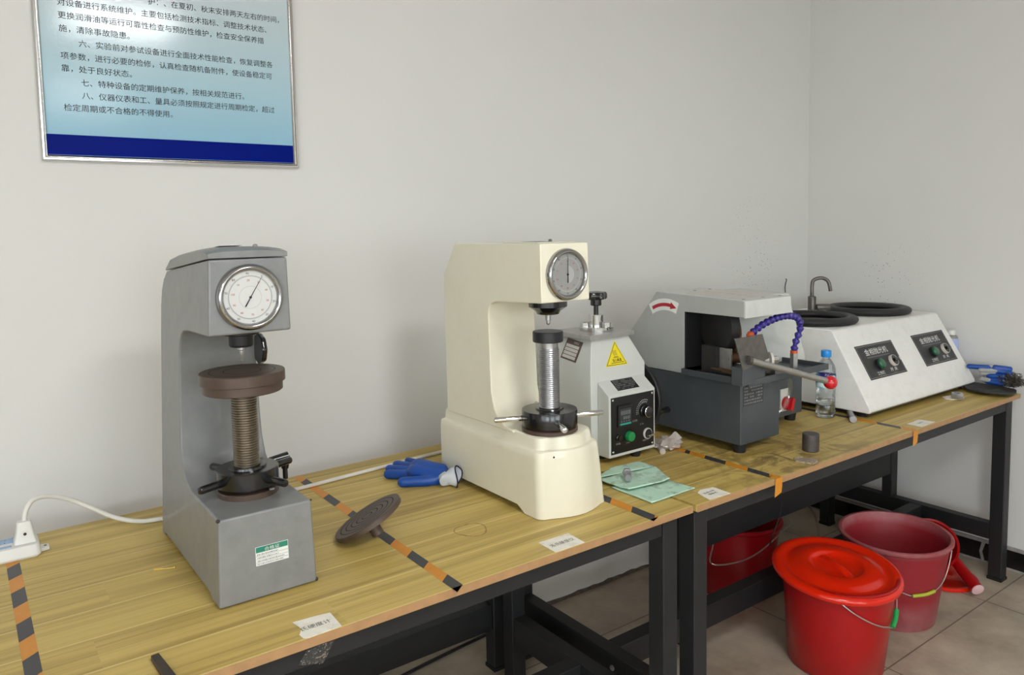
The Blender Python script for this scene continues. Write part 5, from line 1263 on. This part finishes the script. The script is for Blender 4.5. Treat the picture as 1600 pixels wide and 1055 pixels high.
# ------------------------------------------------------------------ water bottle
def bottle():
    c = Vector((2.745, 1.668, T))
    t = thing('water_bottle', 'clear water bottle with blue cap standing before the polisher', 'bottle', c)
    prof = [(.020, .003), (.030, .0008), (.0355, .004), (.037, .012), (.0365, .05), (.0350, .054), (.0365, .058), (.0365, .085), (.0352, .089), (.0365, .093), (.0365, .112), (.0368, .116), (.0368, .172), (.0362, .178), (.0360, .190), (.032, .208), (.022, .226), (.0145, .236), (.0140, .248)]
    MB().lathe(prof, c, (0, 0, 1), 44, False, False).build('bottle_shell', M['pet'], t, angle=60)
    MB().lathe([(0, .0045), (.030, .0040), (.0345, .008), (.0350, .012), (.0346, .050), (.0332, .054), (.0345, .0575), (.0345, .070), (0, .0702)], c, (0, 0, 1), 40, False, False).build('water', M['water'], t, angle=60)
    MB().lathe([(.0374, .122), (.0374, .172)], c, (0, 0, 1), 44, False, False).build('label_band', M['blabel'], t)
    MB().lathe([(.0185, .241), (.0192, .243), (.0192, .264), (.018, .267), (0, .2675)], c, (0, 0, 1), 40, wob=lambda a, h: 1+.012*math.cos(30*a)).build('cap', M['bottlecap'], t)
bottle()

# ------------------------------------------------------------------ buckets on the floor
def bucket(t, c, H, rt_, rb, mat, tilt=(0, 0), rimw=.014, n=64, name='bucket_body', wob=None):
    d = Vector((tilt[0], tilt[1], 1)).normalized()
    prof = [(0, .0015), (rb-.006, .0015), (rb, .006), (rb+(rt_-.014-rb)*.5, H*.5), (rt_-.014, H-.022), (rt_-.006, H-.020), (rt_, H-.012), (rt_, H-.003), (rt_-.004, H), (rt_-.014, H-.001), (rt_-.018, H-.008), (rb+(rt_-.018-rb)*.5, H*.5), (rb-.005, .010), (0, .009)]
    return MB().lathe(prof, c, d, n, False, False, wob=wob).build(name, mat, t, angle=50)
def bail(t, c, H, r, ang, drop, mat, grip=None, grmat=None, w=.0022, lean=0.0, name='wire_handle'):
    """wire handle hanging against the side; ends at azimuth ang+-90"""
    pts = []
    for k in range(17):
        u = -1+2*k/16; a = ang+u*PI/2*.98; dr = drop*(1-u*u)
        rr = r+.004+lean*(1-u*u); pts.append(Vector((c[0]+rr*math.cos(a), c[1]+rr*math.sin(a), c[2]+H-dr)))
    b = MB().tube(pts, w, 8, 3).build(name, mat, t)
    if grip is not None:
        i0, i1 = grip; MB().tube(pts[i0:i1], .0068, 12, 3).build('handle_grip', grmat, b)
    return b
def buckets():
    # lidded
    c = Vector((2.53, 1.485, 0.0005)); t = thing('bucket', 'bright red bucket with lid standing on the floor before the right bench', 'bucket', c)
    bucket(t, c, .352, .205, .165, M['redbucket'], (-.012, -.03))
    d = Vector((-.04, -.10, 1)).normalized(); o = Vector((2.523, 1.482, .348))
    R = .222
    prof = [(R-.006, -.012), (R, -.008), (R+.001, .002), (R-.004, .010), (R-.016, .014), (R-.034, .012), (R-.042, .006), (R-.060, .008), (R-.075, .016), (R-.10, .020), (.098, .022), (.090, .019), (.084, .010), (.060, .006), (.030, .006), (.0, .006)]
    lid = MB().lathe(prof, o, d, 72, False, False).build('lid', M['redlid'], t, angle=60)
    dd, a_, b_ = MB.basis(d); g = MB()
    hx = (a_*math.cos(.5)+b_*math.sin(.5))
    hx = Vector((-.30, -.95, 0)); hx = (hx-d*hx.dot(d)).normalized(); hy = d.cross(hx)
    g2 = MB(); pr = []
    for s, w, h in ((-.080, .022, .004), (-.055, .018, .015), (0, .015, .021), (.055, .018, .015), (.080, .022, .004)):
        pr.append([o+hx*s+hy*w*math.cos(2*PI*k/12)+d*(.005+max(0, h*math.sin(2*PI*k/12))) for k in range(12)])
    g2.loft(pr); g2.build('lid_grip', M['redlid'], lid)
    # wire handle hanging down the front
    pts = []
    cc = c+Vector((-.012*.3, -.03*.3, 0))
    for az, dz in ((-168, .020), (-150, .045), (-120, .095), (-95, .125), (-75, .133), (-52, .122)):
        a = math.radians(az); pts.append(Vector((cc.x+.198*math.cos(a), cc.y+.198*math.sin(a), .335-dz)))
    pts = []
    for az, z_ in ((-151, .326), (-144, .308), (-135, .284), (-124, .260), (-114, .241), (-102, .222), (-90, .208), (-80, .196), (-70, .212), (-62, .235), (-50, .275), (-38, .318)):
        a = math.radians(az); rr = .165+.030*z_/.35+.008; pts.append(Vector((cc.x+rr*math.cos(a), cc.y+rr*math.sin(a), z_)))
    h = MB().tube(pts, .0025, 8, 4).build('wire_handle', M['wire'], t)
    MB().tube(pts[7:10], .0085, 12, 4).build('handle_grip', M['greengrip'], h)
    # open dusty pink bucket
    c = Vector((3.025, 1.525, 0.0005)); t = thing('bucket', 'open dusty red bucket standing behind the lidded red bucket', 'bucket', c)
    bucket(t, c, .352, .212, .155, M['pinkbucket'], (-.03, -.02))
    pts = []
    for az, z_ in ((-62, .318), (-68, .285), (-76, .245), (-86, .208), (-96, .188), (-103, .179), (-112, .173), (-120, .170), (-132, .166), (-147, .183), (-158, .215), (-168, .26), (-176, .31)):
        a = math.radians(az); rr = .155+.045*z_/.35+.007; pts.append(Vector((c.x+rr*math.cos(a)-.03*z_, c.y+rr*math.sin(a)-.02*z_, z_)))
    h = MB().tube(pts, .0022, 8, 4).build('wire_handle', M['wire'], t)
    MB().tube(pts[5:9], .0068, 12, 4).build('handle_grip', M['limegrip'], h)
    # deep red bucket in the shade
    c = Vector((2.70, 2.055, 0.0005)); t = thing('bucket', 'dark red bucket in the shade behind the bench rails', 'bucket', c)
    bucket(t, c, .335, .196, .150, M['darkbucket'], wob=lambda a, h: 1+(.05*math.cos(2*a+.6) if h > .25 else 0))
    pts = []
    pts = [Vector(p) for p in ((2.50, 2.03, .322), (2.40, 1.94, .318), (2.26, 1.84, .322), (2.30, 1.815, .308), (2.40, 1.80, .300), (2.497, 1.80, .304), (2.589, 1.80, .326), (2.70, 1.815, .345), (2.82, 1.86, .335), (2.89, 1.97, .322))]
    MB().tube(pts, .0028, 8, 4).build('wire_handle', M['wire'], t)
    # lid lying on the floor
    o = MB().lathe([(.135, .0008), (.142, .003), (.143, .012), (.138, .017), (.122, .018), (.112, .012), (.06, .012), (.05, .006), (0, .006)], (3.50, 1.545, 0), (0, 0, 1), 64, True, False).build('floor_lid', M['redlid']); tag(o, 'shallow orange red plastic lid lying on the floor under the dipper', 'dish')
    # dipper with a tubular handle
    t = thing('water_dipper', 'red plastic dipper leaning behind the dusty bucket with its handle on the floor', 'dipper', (3.46, 1.46, 0.018))
    ax = Vector((-.55, -.38, .74)).normalized(); c = Vector((3.46, 1.585, .155))
    ax = Vector((-.72, -.30, .62)).normalized()
    b = MB(); b.lathe([(0, -.085), (.07, -.082), (.092, -.070), (.112, .0), (.118, .002), (.117, .006), (.108, .004), (.088, -.066), (0, -.078)], c, ax, 56, False, False); b.build('bowl', M['redbucket'], t, angle=50)
    p1 = Vector((3.435, 1.372, .0335)); p0 = Vector((3.545, 1.540, .108))
    hd = (p1-p0).normalized()
    hh = MB().cyl(p0, p1, .021, .026, 28).build('handle', M['redbucket'], t)
    MB().lathe([(.026, 0), (.0255, .004), (.022, .006), (0, .0065)], p1, hd, 28).build('handle_end', M['pinkend'], hh)
buckets()
# floor cable and litter
o = MB().tube([(0.7, 2.30, .006), (1.0, 2.34, .006), (1.25, 2.375, .006), (1.42, 2.395, .006), (1.56, 2.41, .006), (1.75, 2.43, .006)], .006, 8, 4).build('floor_cable', M['wireblack']); tag(o, 'black cable lying on the floor along the back wall', 'cable')
mb = MB(); mb.lathe([(.0, 0), (.010, .004), (.009, .016), (.005, .03), (.0045, .06), (.003, .075), (0, .078)], (2.470, 1.915, .0105), (-.8, .55, .0), 14); o = mb.build('floor_litter', simple('pale_litter', rgb(196, 186, 170), .6)); tag(o, 'small pale twisted scrap lying on the floor beside the bench leg', 'litter')
# loose wire ends under the farther bench
for lab, pts in (('thin black wire hanging under the farther bench in front of the dark bucket', [(2.629, 1.78, .487), (2.615, 1.78, .44), (2.601, 1.78, .415), (2.575, 1.78, .375), (2.54, 1.775, .33)]), ('pale hose end hanging beside the dark bucket rim under the farther bench', [(2.93, 1.935, .50), (2.98, 1.935, .365), (3.06, 1.935, .325), (3.12, 1.935, .255), (3.145, 1.935, .16), (3.15, 1.935, .10)])):
    o = MB().tube(pts, .0025 if 'black' in lab else .005, 8, 6).build('hanging_wire', M['wireblack'] if 'black' in lab else M['hoseclear']); tag(o, lab, 'wire')
# wire hook on the wall
o = MB().tube([(3.628, 2.4485, 1.306), (3.618, 2.436, 1.302), (3.606, 2.434, 1.285), (3.604, 2.436, 1.262), (3.612, 2.440, 1.245), (3.626, 2.4485, 1.232)], .0022, 8, 5).build('wall_wire', M['wireblack']); tag(o, 'short curved black wire sticking out of the wall above the cutter', 'wire')
